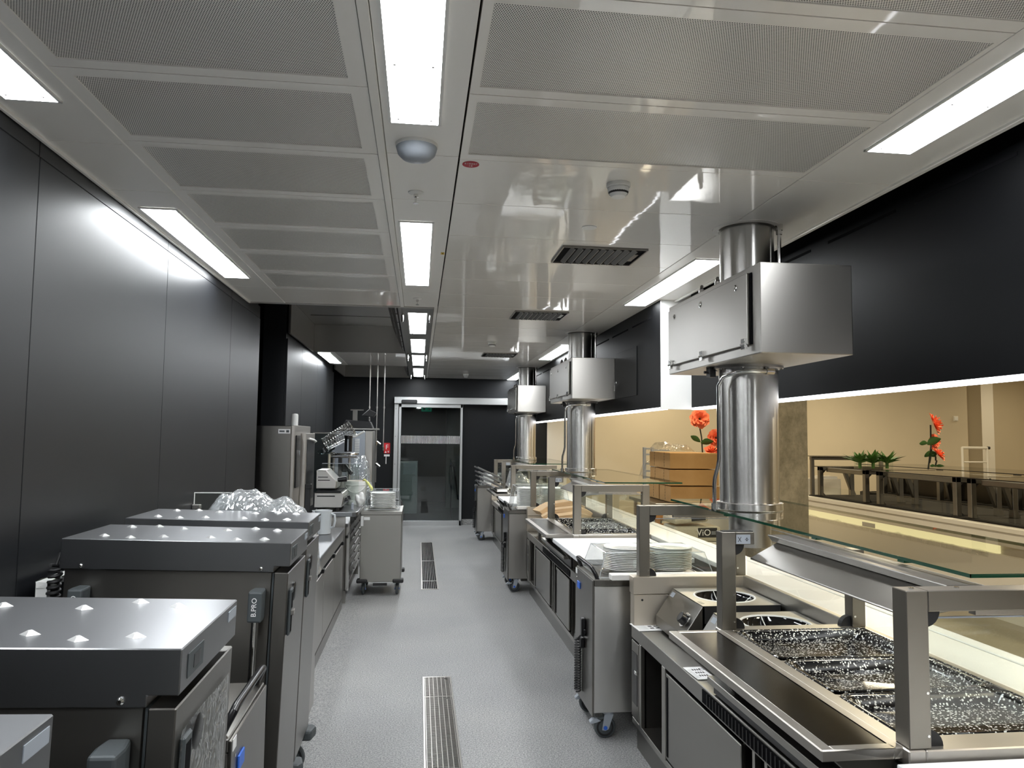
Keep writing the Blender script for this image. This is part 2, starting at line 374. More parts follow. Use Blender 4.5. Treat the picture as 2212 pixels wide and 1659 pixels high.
for k in range(-4, 7):
    y0 = P0+PP*k; y1 = min(y0+PP, 6.19)
    if k == 6: y1 = 6.19
    perf = (-1.045, -.232, y0+.052, y1-.05) if k < 6 else None
    cpanel(-1.10, -.175, y0, y1, 'ceil_matt' if k < 6 else 'ceil', perf)
for k in range(-4, 22):
    y0 = P0+PP*k; y1 = min(y0+PP, YE)
    if y0 > YE-.1: break
    perf = (.162, 1.50, y0+.052, y1-.05) if k < 1 else None
    cpanel(.132, 1.52, y0, y1, 'ceil', perf)
ysl = [-2.6, -.42, .81, 2.86, 3.41, 5.55, 6.19]
for a, c in zip(ysl, ysl[1:]): cpanel(XL+.005, -1.10, a, c, 'ceil_matt')
for a, c in zip([-2.6, .6, 2.796, 3.348, 5.55], [.6, 2.796, 3.348, 5.55, 6.19]): cpanel(-.145, .13, a, c, 'ceil_matt')
ysr = [-2.6, .81, 2.84, 5.98, 8.2, 10.35, 12.6, YE]
for a, c in zip(ysr, ysr[1:]): cpanel(1.52, 1.94, a, c, 'ceil_matt')
for a, c in ((9.79, 11.6),):                # plain field between the two hood pockets
    cpanel(-1.33, -1.10, a, c, 'ceil_matt'); cpanel(-1.10, -.65, a, c); cpanel(-.65, -.2, a, c)
cpanel(.10, .132, 6.19, YE, 'ceil_matt')
obj('ceiling_rail', B().box(-.175, -.145, -2.6, 6.19, ZC-.006, ZC+.02), 'ceil_matt', ce, .002)
obj('ceiling_rail', B().box(-1.108, -1.095, -2.6, 6.19, ZC-.004, ZC+.02), 'ceil_matt', ce, .002)
obj('ceiling_rail', B().box(1.925, 1.95, -2.6, YE, ZC-.012, ZC+.045), 'ceil_matt', ce, .003)
obj('ceiling_rail', B().box(XL+.001, XL+.016, -2.6, 6.19, ZC-.012, ZC+.03), 'ceil_matt', ce, .002)
obj('ceiling_edge', B().box(-1.38, .1, 6.185, 6.2, ZC-.012, 3.0), 'steel', ce, .002)
# right hand bulkheads over the pass
XN, XF, YS = 2.06, 1.82, 5.52
bn = struct('wall_right', B().box(XN+.02, XN+.09, -2.6, YS, 1.86, 3.1), 'bulk')
ys = [-2.6, -.9, 2.95, YS]
obj('wall_panel', B().box(XN, XN+.02, -2.6, 2.2, 1.855, 3.05), 'bulk', bn, .001)
obj('wall_panel', B().box(XN, XN+.02, 2.2, YS, 1.855, 3.05), 'bulk', bn, .001)
for y in (.97, 2.33, 3.01, 3.73):
    obj('vent_slot', B().box(XN-.0015, XN+.001, y, y+.55, 2.622, 2.636), 'void', bn)
obj('light_trim', B().box(XN+.002, XN+.06, -2.6, YS, 1.838, 1.855), 'led_edge', bn)
bf = struct('wall_right_far', B().box(XF+.02, XF+.09, YS+.02, 11.95, 1.86, 3.1), 'bulk')
obj('wall_panel', B().box(XF, XF+.02, YS+.012, 11.95, 1.855, 3.05), 'bulk', bf, .001)
obj('end_panel', B().box(XF, XN+.09, YS, YS+.02, 1.84, 3.05), 'white', bf, .001, label='white painted end face of the lower bulkhead')
for k in range(9): obj('vent_slot', B().box(XF-.0015, XF+.001, 5.75+.68*k, 6.3+.68*k, 2.57, 2.584), 'void', bf)
obj('light_trim', B().box(XF+.002, XF+.06, YS+.02, 11.95, 1.838, 1.855), 'led_edge', bf)
hp = obj('access_panel', B().box(XF-.006, XF, 6.15, 6.85, 1.98, 2.40), 'bulk', bf, .001)
obj('lock', B().cyl((XF-.006, 6.79, 2.13), (XF-.014, 6.79, 2.13), .012, n=12).box(XF-.03, XF-.014, 6.786, 6.794, 2.10, 2.135).box(XF-.03, XF-.02, 6.775, 6.805, 2.05, 2.10), 'chrome', hp)
struct('wall_right_end', B().box(XF, 2.04, 11.95, 14, 0, 3.1), 'black')
# dining hall shell
struct('wall_dining_back', B().box(2.04, 9.46, 12, 12.15, 0, 3.1).box(9.40, 9.46, 12.15, 13.4, 0, 3.1).box(9.4, 12, 13.3, 13.45, 0, 3.1), 'beige')
struct('pillar_white', B().box(2.04, 2.36, 11.93, 12.0, 0, 3.1), 'beige_white')
struct('wall_dining_right', B().box(12, 12.1, -2.6, 14, 0, 3.1), 'beige')
struct('ceiling_dining', B().box(2.3, 12, -2.6, 14, 3.0, 3.1), 'beige_white')
struct('trim_1', B().box(10.5, 10.75, 12.95, 13.3, 0, 3.0), 'beige_white')
cp = struct('pillar_concrete', B().box(3.30, 3.80, 7.0, 7.5, 0, 3.0), 'concrete', .008)
# ------------------------------------------------------------------ hood pockets
def hood(name, label, y0, y1, yl0):
    t = thing(name, label, 'extraction hood', (-.7, (y0+y1)/2, ZC))
    zt = 3.03
    obj('hood_top', B().box(-1.36, -.36, y0, y1, zt, zt+.02), 'steel', t)
    obj('hood_side', B().box(-1.385, -1.36, yl0, y1, ZC-.004, zt), 'steel', t, .002)
    obj('hood_back', B().box(-1.36, -.2, y1-.02, y1, ZC-.004, zt), 'steel', t, .002)
    obj('filter_bank', B().prism([(-.2, ZC), (-.19, ZC), (-.34, zt), (-.36, zt)], 'y', y0, y1-.02), 'grille', t)
    n = max(3, int((y1-y0)/.5))
    for i in range(n):
        a = y0+.05+(y1-y0-.07)*i/n
        for j in range(2):
            q0, q1 = .06+.47*j, .45+.47*j; fx = lambda q: -.203-.155*q; fz = lambda q: ZC+.35*q
            obj('filter_cassette', B().prism([(fx(q0)-.002, fz(q0)), (fx(q0)-.02, fz(q0)), (fx(q1)-.02, fz(q1)), (fx(q1)-.002, fz(q1))], 'y', a, a+(y1-y0)/n-.07), 'steel_dark', t, .002)
    return t
h1 = hood('extraction_hood', 'steel lined extraction pocket open in the ceiling above the oven', 6.2, 9.79, 8.04)
obj('hood_seam', B().box(-1.3, -.36, 9.0, 9.006, 3.022, 3.03), 'steel_dark', h1)
obj('hook', B().box(-.80, -.79, 7.7, 7.73, 2.96, 3.03), 'gasket', h1)
hood('extraction_hood', 'further extraction pocket in the ceiling against the black end wall', 11.62, YE-.005, 12.33)
lp = thing('light_rail', 'dark steel ceiling rail holding the four far centre lamps', 'rail', (-.05, 10, ZC))
obj('rail_panel', B().box(-.2, .10, 6.2, YE-.01, ZC-.004, ZC+.03), 'steel_dark', lp, .002)
for y in (6.55, 9.72, 10.0, 13.2):
    for x in (-.165, .075):
        obj('hanger_pin', B().cyl((x, y, ZC-.004), (x, y, ZC-.075), .009, n=12), 'chrome', lp)
# ------------------------------------------------------------------ ceiling lights
def ceiling_light(x0, x1, y0, y1, label, group):
    t = thing('ceiling_light', label, 'ceiling light', ((x0+x1)/2, (y0+y1)/2, ZC), group)
    obj('diffuser', B().box(x0+.004, x1-.004, y0+.004, y1-.004, ZC-.0078, ZC-.003), 'led', t)
    f = .006; z = ZC-.004
    obj('frame', B().box(x0-f, x1+f, y0-f, y0+.004, z-.004, z+.003).box(x0-f, x1+f, y1-.004, y1+f, z-.004, z+.003).box(x0-f, x0+.004, y0, y1, z-.004, z+.003).box(x1-.004, x1+f, y0, y1, z-.004, z+.003), 'white', t)
    n = 5 if y1-y0 > 1.5 else 2
    for i in range(n):
        yy = y0+.05+(y1-y0-.1)*i/(n-1)
        for xx in (x0+.028, x1-.028):
            obj('screw', B().cyl((xx, yy, ZC-.0145), (xx, yy, ZC-.0078), .0045, n=8), 'steel_dark', t)
    return t
for i, (y0, y1, s) in enumerate([(-1.80, -.23, 'lamp added to the centre row behind the viewpoint, out of view'), (.93, 2.50, 'nearest lamp of the centre row, cut by the top of the photo'), (3.69, 5.26, 'second lamp of the centre row, between two sprinklers'),  # first entry is an unseen lamp added to brighten the near carts
        (6.46, 7.79, 'first of four lamps in the dark centre rail'), (8.24, 9.57, 'second of four lamps in the dark centre rail'),
        (9.90, 11.34, 'third of four lamps in the dark centre rail'), (11.88, 13.5, 'farthest lamp in the dark centre rail by the end wall')]):
    ceiling_light(-.118, .047, y0, y1, 'bright white '+s, 'centre row of ceiling lamps')
for y0, y1, s in [(-1.80, -.23, 'lamp added to the left row behind the viewpoint, out of view'), (.94, 2.50, 'nearest lamp beside the dark left wall'), (3.66, 5.22, 'second lamp along the dark left wall'), (9.90, 11.28, 'far left lamp behind the extraction pocket')]:  # the one behind the camera is unseen, added for its light
    ceiling_light(-1.33, -1.165, y0, y1, 'white strip '+s, 'left row of ceiling lamps')
for y0, y1, s in [(-1.80, -.23, 'lamp added to the right row behind the viewpoint, out of view'), (.95, 2.50, 'nearest lamp on the right, above the slotted bulkhead'), (4.2, 5.77, 'second lamp on the right, behind the first duct'), (8.45, 10.1, 'third lamp on the right, behind the second duct'), (12.2, 13.85, 'farthest lamp on the right, behind the third duct')]:  # lamp behind the camera added likewise, never in view
    ceiling_light(1.60, 1.775, y0, y1, 'white strip '+s, 'right row of ceiling lamps')
# ------------------------------------------------------------------ ceiling fittings
t = thing('dome_lamp', 'round grey dome lamp on the centre ceiling strip, unlit', 'lamp', (-.03, 2.70, ZC))
obj('dome', B().lathe((-.03, 2.70, ZC), [(.001, -.062), (.03, -.060), (.052, -.052), (.068, -.036), (.074, -.015), (.075, -.012)], 32), 'lightgreyplastic', t)
obj('base', B().cyl((-.03, 2.70, ZC-.012), (-.03, 2.70, ZC), .077, n=32), 'white', t)
for y, s in ((3.24, 'near the dome lamp'), (5.80, 'just before the extraction pocket')):
    t = thing('sprinkler', 'small chrome sprinkler head hanging in the centre strip '+s, 'sprinkler', (-.035, y, ZC))
    obj('rosette', B().lathe((-.035, y, ZC), [(.034, 0), (.033, -.004), (.02, -.008), (.008, -.010)], 24), 'white', t)
    obj('nozzle', B().cyl((-.035, y, ZC-.008), (-.035, y, ZC-.022), .011, n=12).cyl((-.035, y, ZC-.022), (-.035, y, ZC-.048), .0045, n=8), 'chrome', t)
    obj('deflector', B().cyl((-.035, y, ZC-.048), (-.035, y, ZC-.051), .013, n=12), 'chrome', t)
for x, y, s in ((.807, 3.0, 'nearest to the perforated panels'), (.79, 8.33, 'in front of the third grille'), (.77, 12.8, 'farthest, near the end wall')):
    t = thing('smoke_detector', 'white smoke detector on the glossy ceiling, '+s, 'smoke detector', (x, y, ZC))
    obj('base', B().lathe((x, y, ZC), [(.05, 0), (.05, -.014), (.046, -.018)], 28), 'white', t)
    obj('chamber', B().lathe((x, y, ZC), [(.044, -.018), (.044, -.034), (.034, -.048), (.03, -.056), (.001, -.058)], 28), 'white', t)
    obj('opening', B().cyl((x, y, ZC-.036), (x, y, ZC-.044), .0425, .039, n=28, caps=False), 'gasket', t)
tag(obj('ceiling_disc', B().cyl((.833, 3.656, ZC-.004), (.833, 3.656, ZC), .038, n=28), 'white'), 'flat round white cap in the glossy ceiling before the first grille', 'cap')
for x0, x1, y0, y1, s in ((.775, 1.25, 4.03, 4.40, 'largest, nearest'), (.785, 1.235, 6.21, 6.62, 'second'), (.795, 1.22, 9.45, 9.86, 'third and farthest')):
    t = thing('air_grille', 'black louvred air grille in the glossy ceiling, '+s, 'vent', ((x0+x1)/2, y0, ZC))
    obj('backing', B().box(x0, x1, y0, y1, ZC-.003, ZC-.001), 'void', t)
    obj('frame', B().box(x0-.006, x0+.002, y0-.006, y1+.006, ZC-.012, ZC).box(x1-.002, x1+.006, y0-.006, y1+.006, ZC-.012, ZC).box(x0, x1, y0-.006, y0+.002, ZC-.012, ZC).box(x0, x1, y1-.002, y1+.006, ZC-.012, ZC), 'steel_dark', t)
    for i in range(9):
        x = x0+.06+(x1-x0-.12)*i/8
        obj('slat', B().prism([(x-.014, ZC-.003), (x-.010, ZC-.003), (x+.010, ZC-.018), (x+.006, ZC-.018)], 'y', y0+.012, y1-.012), 'steel_dark', t)
    obj('clip', B().box(x1-.045, x1-.02, y0+.10, y0+.26, ZC-.012, ZC-.004), 'steel_dark', t)
t = thing('inspection_tag', 'oval red inspection tag with white numbers on the ceiling', 'tag', (.179, 2.865, ZC))
b = B(); n = 28; vs = [(.179+.033*math.cos(2*PI*i/n), 2.865+.033*math.sin(2*PI*i/n), z) for z in (ZC-.002, ZC) for i in range(n)]
b.add(vs, [tuple(range(n)), tuple(range(n, 2*n))]+[(i, (i+1) % n, n+(i+1) % n, n+i) for i in range(n)])
obj('plate', b, 'redtag', t)
text('lettering', '210227', .017, (.179, 2.855, ZC-.0022), (1, 0, 0), (0, -1, 0), 'paper', t)
text('lettering', '12', .017, (.179, 2.878, ZC-.0022), (1, 0, 0), (0, -1, 0), 'paper', t)
t = thing('yellow_tag', 'tiny square yellow tag on the rail beside the centre lamp', 'tag', (.114, 4.322, ZC))
obj('plate', B().box(.104, .124, 4.30, 4.345, ZC-.003, ZC-.001), 'yellow', t)
text('lettering', '5', .02, (.114, 4.322, ZC-.0035), (1, 0, 0), (0, -1, 0), 'ink', t)
# suspended pipes
for x, zb, s in ((-.75, 1.86, 'left'), (-.64, 1.5, 'middle'), (-.535, 1.42, 'right')):
    t = thing('drop_pipe', 'thin steel pipe hanging from the ceiling, %s one of three' % s, 'pipe', (x, 11.45, zb))
    obj('pipe', B().cyl((x, 11.45, zb), (x, 11.45, ZC), .0085, n=10), 'steel', t)
    obj('coupling', B().cyl((x, 11.45, 2.02), (x, 11.45, 2.05), .014, n=10), 'steel', t)
    obj('valve', B().cyl((x, 11.45, zb-.03), (x, 11.45, zb+.02), .02, n=12), 'chrome', t)
# ------------------------------------------------------------------ end door
d1 = struct('door_1', B().box(-.37, -.33, YE-.16, YE-.12, 0, 2.19).box(.74, .78, YE-.16, YE-.12, 0, 2.19).box(-.37, .78, YE-.16, YE-.12, 2.13, 2.19).box(-.37, .78, YE-.16, YE-.12, .0, .09), 'alu', .003)
obj('door_frame', B().box(-.46, -.38, YE-.12, YE+.02, 0, 2.2), 'alu', d1, .004)
for z in (.1, .6, 1.1, 1.6, 2.1): obj('bolt', B().cyl((-.43, YE-.125, z), (-.43, YE-.12, z), .008, n=8), 'steel_dark', d1)
obj('header_box', B().box(-.46, 1.62, YE-.22, YE-.02, 2.195, 2.315), 'alu', d1, .004)
obj('motion_sensor', B().box(-.33, -.05, YE-.27, YE-.22, 2.195, 2.262), 'blackplastic', d1, .012)
obj('pane', B().box(-.33, .74, YE-.145, YE-.137, .09, 2.13), 'glass_dark', d1)
b = B()
for i in range(43):
    x = -.315+i*.0246; b.box(x, x+.009, YE-.148, YE-.1455, 1.475, 1.618)
obj('stripe_band', b, 'white', d1, label='row of pale upright safety stripes across the glass')
# corridor behind the glass door
struct('wall_corridor', B().box(-1.5, -1.4, YE+.1, YE+5, 0, 3).box(1.9, 2.0, YE+.1, YE+5, 0, 3).box(-1.5, 2, YE+4.9, YE+5, 0, 3).box(-1.5, 2, YE+.1, YE+5, 2.7, 2.8), 'wall')
struct('pillar_corridor', B().box(.62, 1.1, YE+3.2, YE+3.6, 0, 2.7), 'beige_white')
t = thing('exit_sign', 'green emergency exit sign hanging behind the glass door', 'sign', (.12, YE+.9, 2.13))
obj('panel', B().box(.03, .23, YE+.9, YE+.92, 2.09, 2.22), 'exit', t)
obj('arrow', B().prism([(.06, 2.12), (.10, 2.12), (.12, 2.19), (.08, 2.19)], 'y', YE+.893, YE+.899).prism([(.15, 2.17), (.20, 2.17), (.20, 2.20), (.15, 2.20)], 'y', YE+.893, YE+.899).prism([(.15, 2.12), (.21, 2.12), (.21, 2.15), (.15, 2.15)], 'y', YE+.893, YE+.899), 'white', t)
t = thing('corridor_lamp', 'small white wall lamp glimpsed at the top of the door glass', 'lamp', (-.06, YE+.7, 2.16))
obj('body', B().box(-.11, .0, YE+.6, YE+.7, 2.15, 2.22), 'white', t, .015, 2)
t = thing('steel_cupboard', 'steel cupboard standing in the dark corridor behind the door', 'cupboard', (-.4, YE+1.2, 0))
obj('body', B().box(-.75, -.02, YE+1.0, YE+1.6, .1, 1.12), 'steel', t, .003)
obj('door', B().box(-.72, -.05, YE+.985, YE+1.0, .14, .72), 'steel', t, .003)
obj('label_plate', B().box(-.30, -.06, YE+.985, YE+.998, .86, 1.08), 'paper', t)
t = thing('handrail', 'black stair handrail seen slanting behind the door glass', 'railing', (.75, YE+1.5, 0))
obj('rail', B().tube([(.62, YE+1.0, 1.02), (.66, YE+1.05, 1.06), (.70, YE+1.2, 1.0), (.86, YE+2.6, .25)], .018), 'gasket', t)
obj('post', B().cyl((.64, YE+1.02, 0), (.64, YE+1.02, 1.02), .014), 'gasket', t)
t = thing('fire_sign', 'small red fire blanket sign with white F on the black wall', 'sign', (-.57, YE-.01, 1.3))
obj('plate', B().box(-.635, -.525, YE-.012, YE-.004, 1.29, 1.48), 'red', t, .002)
text('lettering', 'F', .12, (-.58, YE-.0125, 1.40), (1, 0, 0), (0, 0, 1), 'paper', t)
obj('flame_marks', B().prism([(-.62, 1.30), (-.60, 1.335), (-.585, 1.30)], 'y', YE-.0135, YE-.012).prism([(-.57, 1.33), (-.555, 1.30), (-.54, 1.335)], 'y', YE-.0135, YE-.012), 'paper', t)
obj('pull_tab', B().box(-.60, -.585, YE-.014, YE-.006, 1.10, 1.27).box(-.63, -.53, YE-.03, YE-.004, 1.235, 1.27), 'white', t)
for z, s in ((1.42, 'upper'), (1.08, 'lower')):
    t = thing('wall_tap', 'chrome pull-out hose fitting on the black wall, %s of two' % s, 'tap', (-.72, 12.0, z))
    obj('body', B().cyl((-.72, 12.0, z-.05), (-.72, 12.0, z+.03), .03, n=14).tube([(-.72, 12, z), (-.70, 11.9, z+.07), (-.65, 11.85, z+.09), (-.60, 11.84, z+.05)], .022), 'chrome', t)
    obj('lever', B().tube([(-.72, 12.0, z+.03), (-.68, 11.93, z+.12), (-.62, 11.9, z+.12)], .01), 'chrome', t)
    obj('wall_plate', B().box(-.80, -.66, 12.03, 12.05, z-.2, z+.15).box(-.735, -.705, 12.03, 12.34, z-.02, z+.02), 'steel_dark', t)
# ------------------------------------------------------------------ floor drains
def drain(label, x0, x1, y0, y1, cross, splits):
    t = thing('floor_drain', label, 'drain', ((x0+x1)/2, y0, 0), 'floor drains')
    obj('channel', B().box(x0, x1, y0, y1, .0005, .0012), 'void', t)
    e = .010
    obj('frame', B().box(x0-e, x0, y0-e, y1+e, 0, .006).box(x1, x1+e, y0-e, y1+e, 0, .006).box(x0, x1, y0-e, y0, 0, .006).box(x0, x1, y1, y1+e, 0, .006), 'steel', t, .001)
    for a, c in splits:
        b = B(); n = 6 if cross else 8
        for i in range(n+1):
            x = x0+.004+(x1-x0-.011)*i/n; b.box(x, x+.0035, a+.004, c-.004, .0015, .006)
        b.box(x0, x1, a+.002, a+.007, .001, .006).box(x0, x1, c-.007, c-.002, .001, .006)
        if cross:
            y = a+.02
            while y < c-.015:
                b.box(x0+.004, x1-.004, y, y+.003, .0012, .0058); y += .0155
        stuff(obj('grating', b, 'steel', t))
        obj('key_plate', B().box(x1-.035, x1-.016, c-.05, c-.03, .003, .0068), 'chrome', t)
drain('near floor drain with a square mesh steel grating in two pieces', .063, .232, 3.1, 5.18, True, [(3.1, 4.80), (4.80, 5.18)])
drain('far floor drain with a long bar steel grating by the trolley', .061, .225, 8.1, 11.6, False, [(8.1, 8.55), (8.55, 9.9), (9.9, 11.6)])
# ================================================================== SHARED PARTS
def caster(t, x, y, ztop, r=.058, th=.03, brake=0, hub='blue'):
    """castor under a trolley; rolls along x; brake = -1/1 puts a pedal on that side"""
    b = B().cyl((x+.02, y, ztop-.012), (x+.02, y, ztop), .03, n=14)
    for s in (-1, 1):
        b.prism([(x+.045, ztop-.012), (x-.005, ztop-.012), (x-.018, r-.012), (x+.0, r-.016), (x+.018, r-.008)], 'y', y+s*(th/2+.004), y+s*(th/2+.009))
    f = obj('caster', b, 'lightgreyplastic', t, .001)
    obj('wheel', B().lathe((0, 0, 0), [(.012, -th/2), (r-.012, -th/2), (r-.003, -th/2+.003), (r, -th/2+.008), (r, th/2-.008), (r-.003, th/2-.003), (r-.012, th/2), (.012, th/2)], 26).xf(Matrix.Translation((x, y, r)) @ Matrix.Rotation(PI/2, 4, 'X')), 'greyplastic', f)
    obj('tread', B().lathe((0, 0, 0), [(r-.011, -th/2-.0008), (r-.022, -th/2-.0008)], 26).lathe((0, 0, 0), [(r-.011, th/2+.0008), (r-.022, th/2+.0008)], 26).xf(Matrix.Translation((x, y, r)) @ Matrix.Rotation(PI/2, 4, 'X')), 'gasket', f)
    obj('axle_cap', B().cyl((x, y-th/2-.012, r), (x, y+th/2+.012, r), .011, n=12), hub, f)
    if brake:
        obj('brake_pedal', B().prism([(x-.02, r+.035), (x-.06, r+.05), (x-.085, r+.03), (x-.08, r+.02), (x-.05, r+.025)], 'y', y-.018, y+.018), 'lightgreyplastic', f, .002)
def plate_bm(c=(0, 0, 0), r=.13):
    k = r/.13
    return B().lathe(c, [(.001, .003), (.073*k, .003), (.076*k, 0), (.082*k, 0), (.084*k, .004), (.126*k, .0195), (.13*k, .0215), (.1285*k, .0245), (.088*k, .009), (.001, .008)], 36)
ORDN = 'topmost second third fourth fifth sixth seventh eighth ninth tenth eleventh twelfth thirteenth fourteenth fifteenth sixteenth'.split()
PLATE0 = None
def plates(x, y, z0, n, label, group, r=.13, pitch=.0128, xf=None):
    global PLATE0
    base = None
    for i in range(n):
        if base is None:
            base = obj('plate', plate_bm(r=r), 'porcelain'); o = base
        else:
            o = base.copy(); COL.objects.link(o)
        o.location = (x+random.uniform(-.0015, .0015), y+random.uniform(-.0015, .0015), z0+pitch*i)
        k_ = n-1-i
        tag(o, label % (ORDN[k_]+' plate' if k_ == 0 else 'plate '+ORDN[k_]+' from the top'), 'plate', group)
def coil(b, p0, p1, r, turns, rt, n=None):
    p0, p1 = Vector(p0), Vector(p1); N_ = turns*10; pts = []
    ax = (p1-p0).normalized(); a = ax.orthogonal().normalized(); c = ax.cross(a)
    for i in range(N_+1):
        q = i/N_; an = 2*PI*turns*q
        pts.append(p0.lerp(p1, q)+a*r*math.cos(an)+c*r*math.sin(an))
    return b.tube(pts, rt, 6)
# ------------------------------------------------------------------ heated plate trolley (aisle face at local x=0)
def plate_trolley(label, loc, rz, plug=True, bumpers=False, L=.66, W=.225, sheet='steel'):
    t = thing('plate_trolley', label, 'trolley', (0, 0, 0), None)
    z0, z1 = .14, .848
    obj('body', B().box(.002, L, -W, W, z0, .812), sheet, t, .004)
    obj('aisle_panel', B().box(-.006, .002, -W, W, z0-.02, z1-.006), 'steel_dark' if plug else sheet, t, .002)
    obj('rim_band', B().box(.002, L+.004, -W-.004, W+.004, .812, z1), 'steel_dark' if plug else sheet, t, .003)
    wells = B()
    for cx in (.24, .50):
        wells.lathe((cx, 0, 0), [(.15, z1+.004), (.147, z1+.005), (.145, z1+.001)], 32)
    obj('dispenser_rings', wells, 'chrome', t)
    zz = z1
    obj('push_handle', B().tube([(.03, -W+.02, zz-.01), (.012, -W+.02, zz+.03), (0.0, -W+.035, zz+.055), (0, -W+.07, zz+.06), (0, W-.07, zz+.06), (0, W-.035, zz+.055), (.012, W-.02, zz+.03), (.03, W-.02, zz-.01)], .0115, 10), 'blackplastic', t)
    if plug:
        obj('badge', B().box(-.012, -.006, W-.135, W-.07, .735, .775), 'blue', t, .002, label='small blue maker badge')
        obj('rivet', B().cyl((-.008, W-.04, .79), (-.006, W-.04, .79), .005, n=8), 'chrome', t)
        obj('sticker', B().box(-.0075, -.006, W-.05, W-.012, .81, .84), 'paper', t)
        obj('plug_holder', B().box(-.03, -.006, -.055, -.015, .50, .60).box(-.02, -.006, -.075, -.055, .52, .545).box(-.028, -.006, -.03, .02, .43, .485), 'blackplastic', t, .004)
        cb = B(); coil(cb, (-.028, .045, .46), (-.028, .05, .17), .017, 20, .0048)
        cb.tube([(-.03, -.03, .50), (-.045, .0, .47), (-.04, .03, .47), (-.028, .045, .46)], .005, 8)
        obj('coil_cable', cb, 'gasket', t)
        obj('drip_tray_bolt', B().cyl((-.012, W-.03, .16), (-.006, W-.03, .16), .006, n=8), 'chrome', t)
    if bumpers:
        for sx, xx in ((-1, .01), (1, L-.01)):
            for s in (-1, 1):
                obj('bumper', B().box(xx-.06*(sx > 0)-.03*(sx < 0), xx+.03*(sx > 0)+.06*(sx < 0), s*W-.08*(s > 0)-.03*(s < 0), s*W+.03*(s > 0)+.08*(s < 0), .13, .17), 'gasket', t, .012, 2)
        obj('sticker', B().box(L, L+.001, -W+.03, -W+.09, .76, .79), 'paper', t)
        obj('data_plate', B().box(L, L+.001, -W+.0, -W+.026, .70, .80), 'paper', t)
        obj('foot_guard', B().box(L-.01, L+.006, -.07, .07, .105, .13), 'gasket', t)
    for xx, br in ((.07, -1), (L-.09, 0)):
        for s in (-1, 1): caster(t, xx, s*(W-.035), z0, brake=br if plug else 0)
    t.location = loc; t.rotation_euler = (0, 0, rz); WL[t.name] = Vector((0, 0, 0))
    return t
def plate_cover(label, x0, x1, y0, y1, z0, z1, tp=.045):
    """clear polycarbonate hood over plates"""
    th = .003; P = [(x0, y0), (x1, y0), (x1, y1), (x0, y1)]; Q = [(x0+tp, y0+tp*.7), (x1-tp, y0+tp*.7), (x1-tp, y1-tp*.7), (x0+tp, y1-tp*.7)]
    vs = [(*p, z0) for p in P]+[(*q, z1) for q in Q]
    b = B().add(vs, [(i, (i+1) % 4, 4+(i+1) % 4, 4+i) for i in range(4)]+[(4, 5, 6, 7)])
    t = thing('plate_cover', label, 'cover', ((x0+x1)/2, (y0+y1)/2, z0))
    obj('hood', b, 'poly', t, .006, 2)
    e = B()
    for i in range(4):
        e.tube([(*Q[i], z1), (*Q[(i+1) % 4], z1)], .0028, 6); e.tube([(*P[i], z0+.003), (*P[(i+1) % 4], z0+.003)], .003, 6); e.tube([(*P[i], z0), (*Q[i], z1)], .0022, 6)
    obj('moulded_edge', e, 'polyedge', t)
    return t
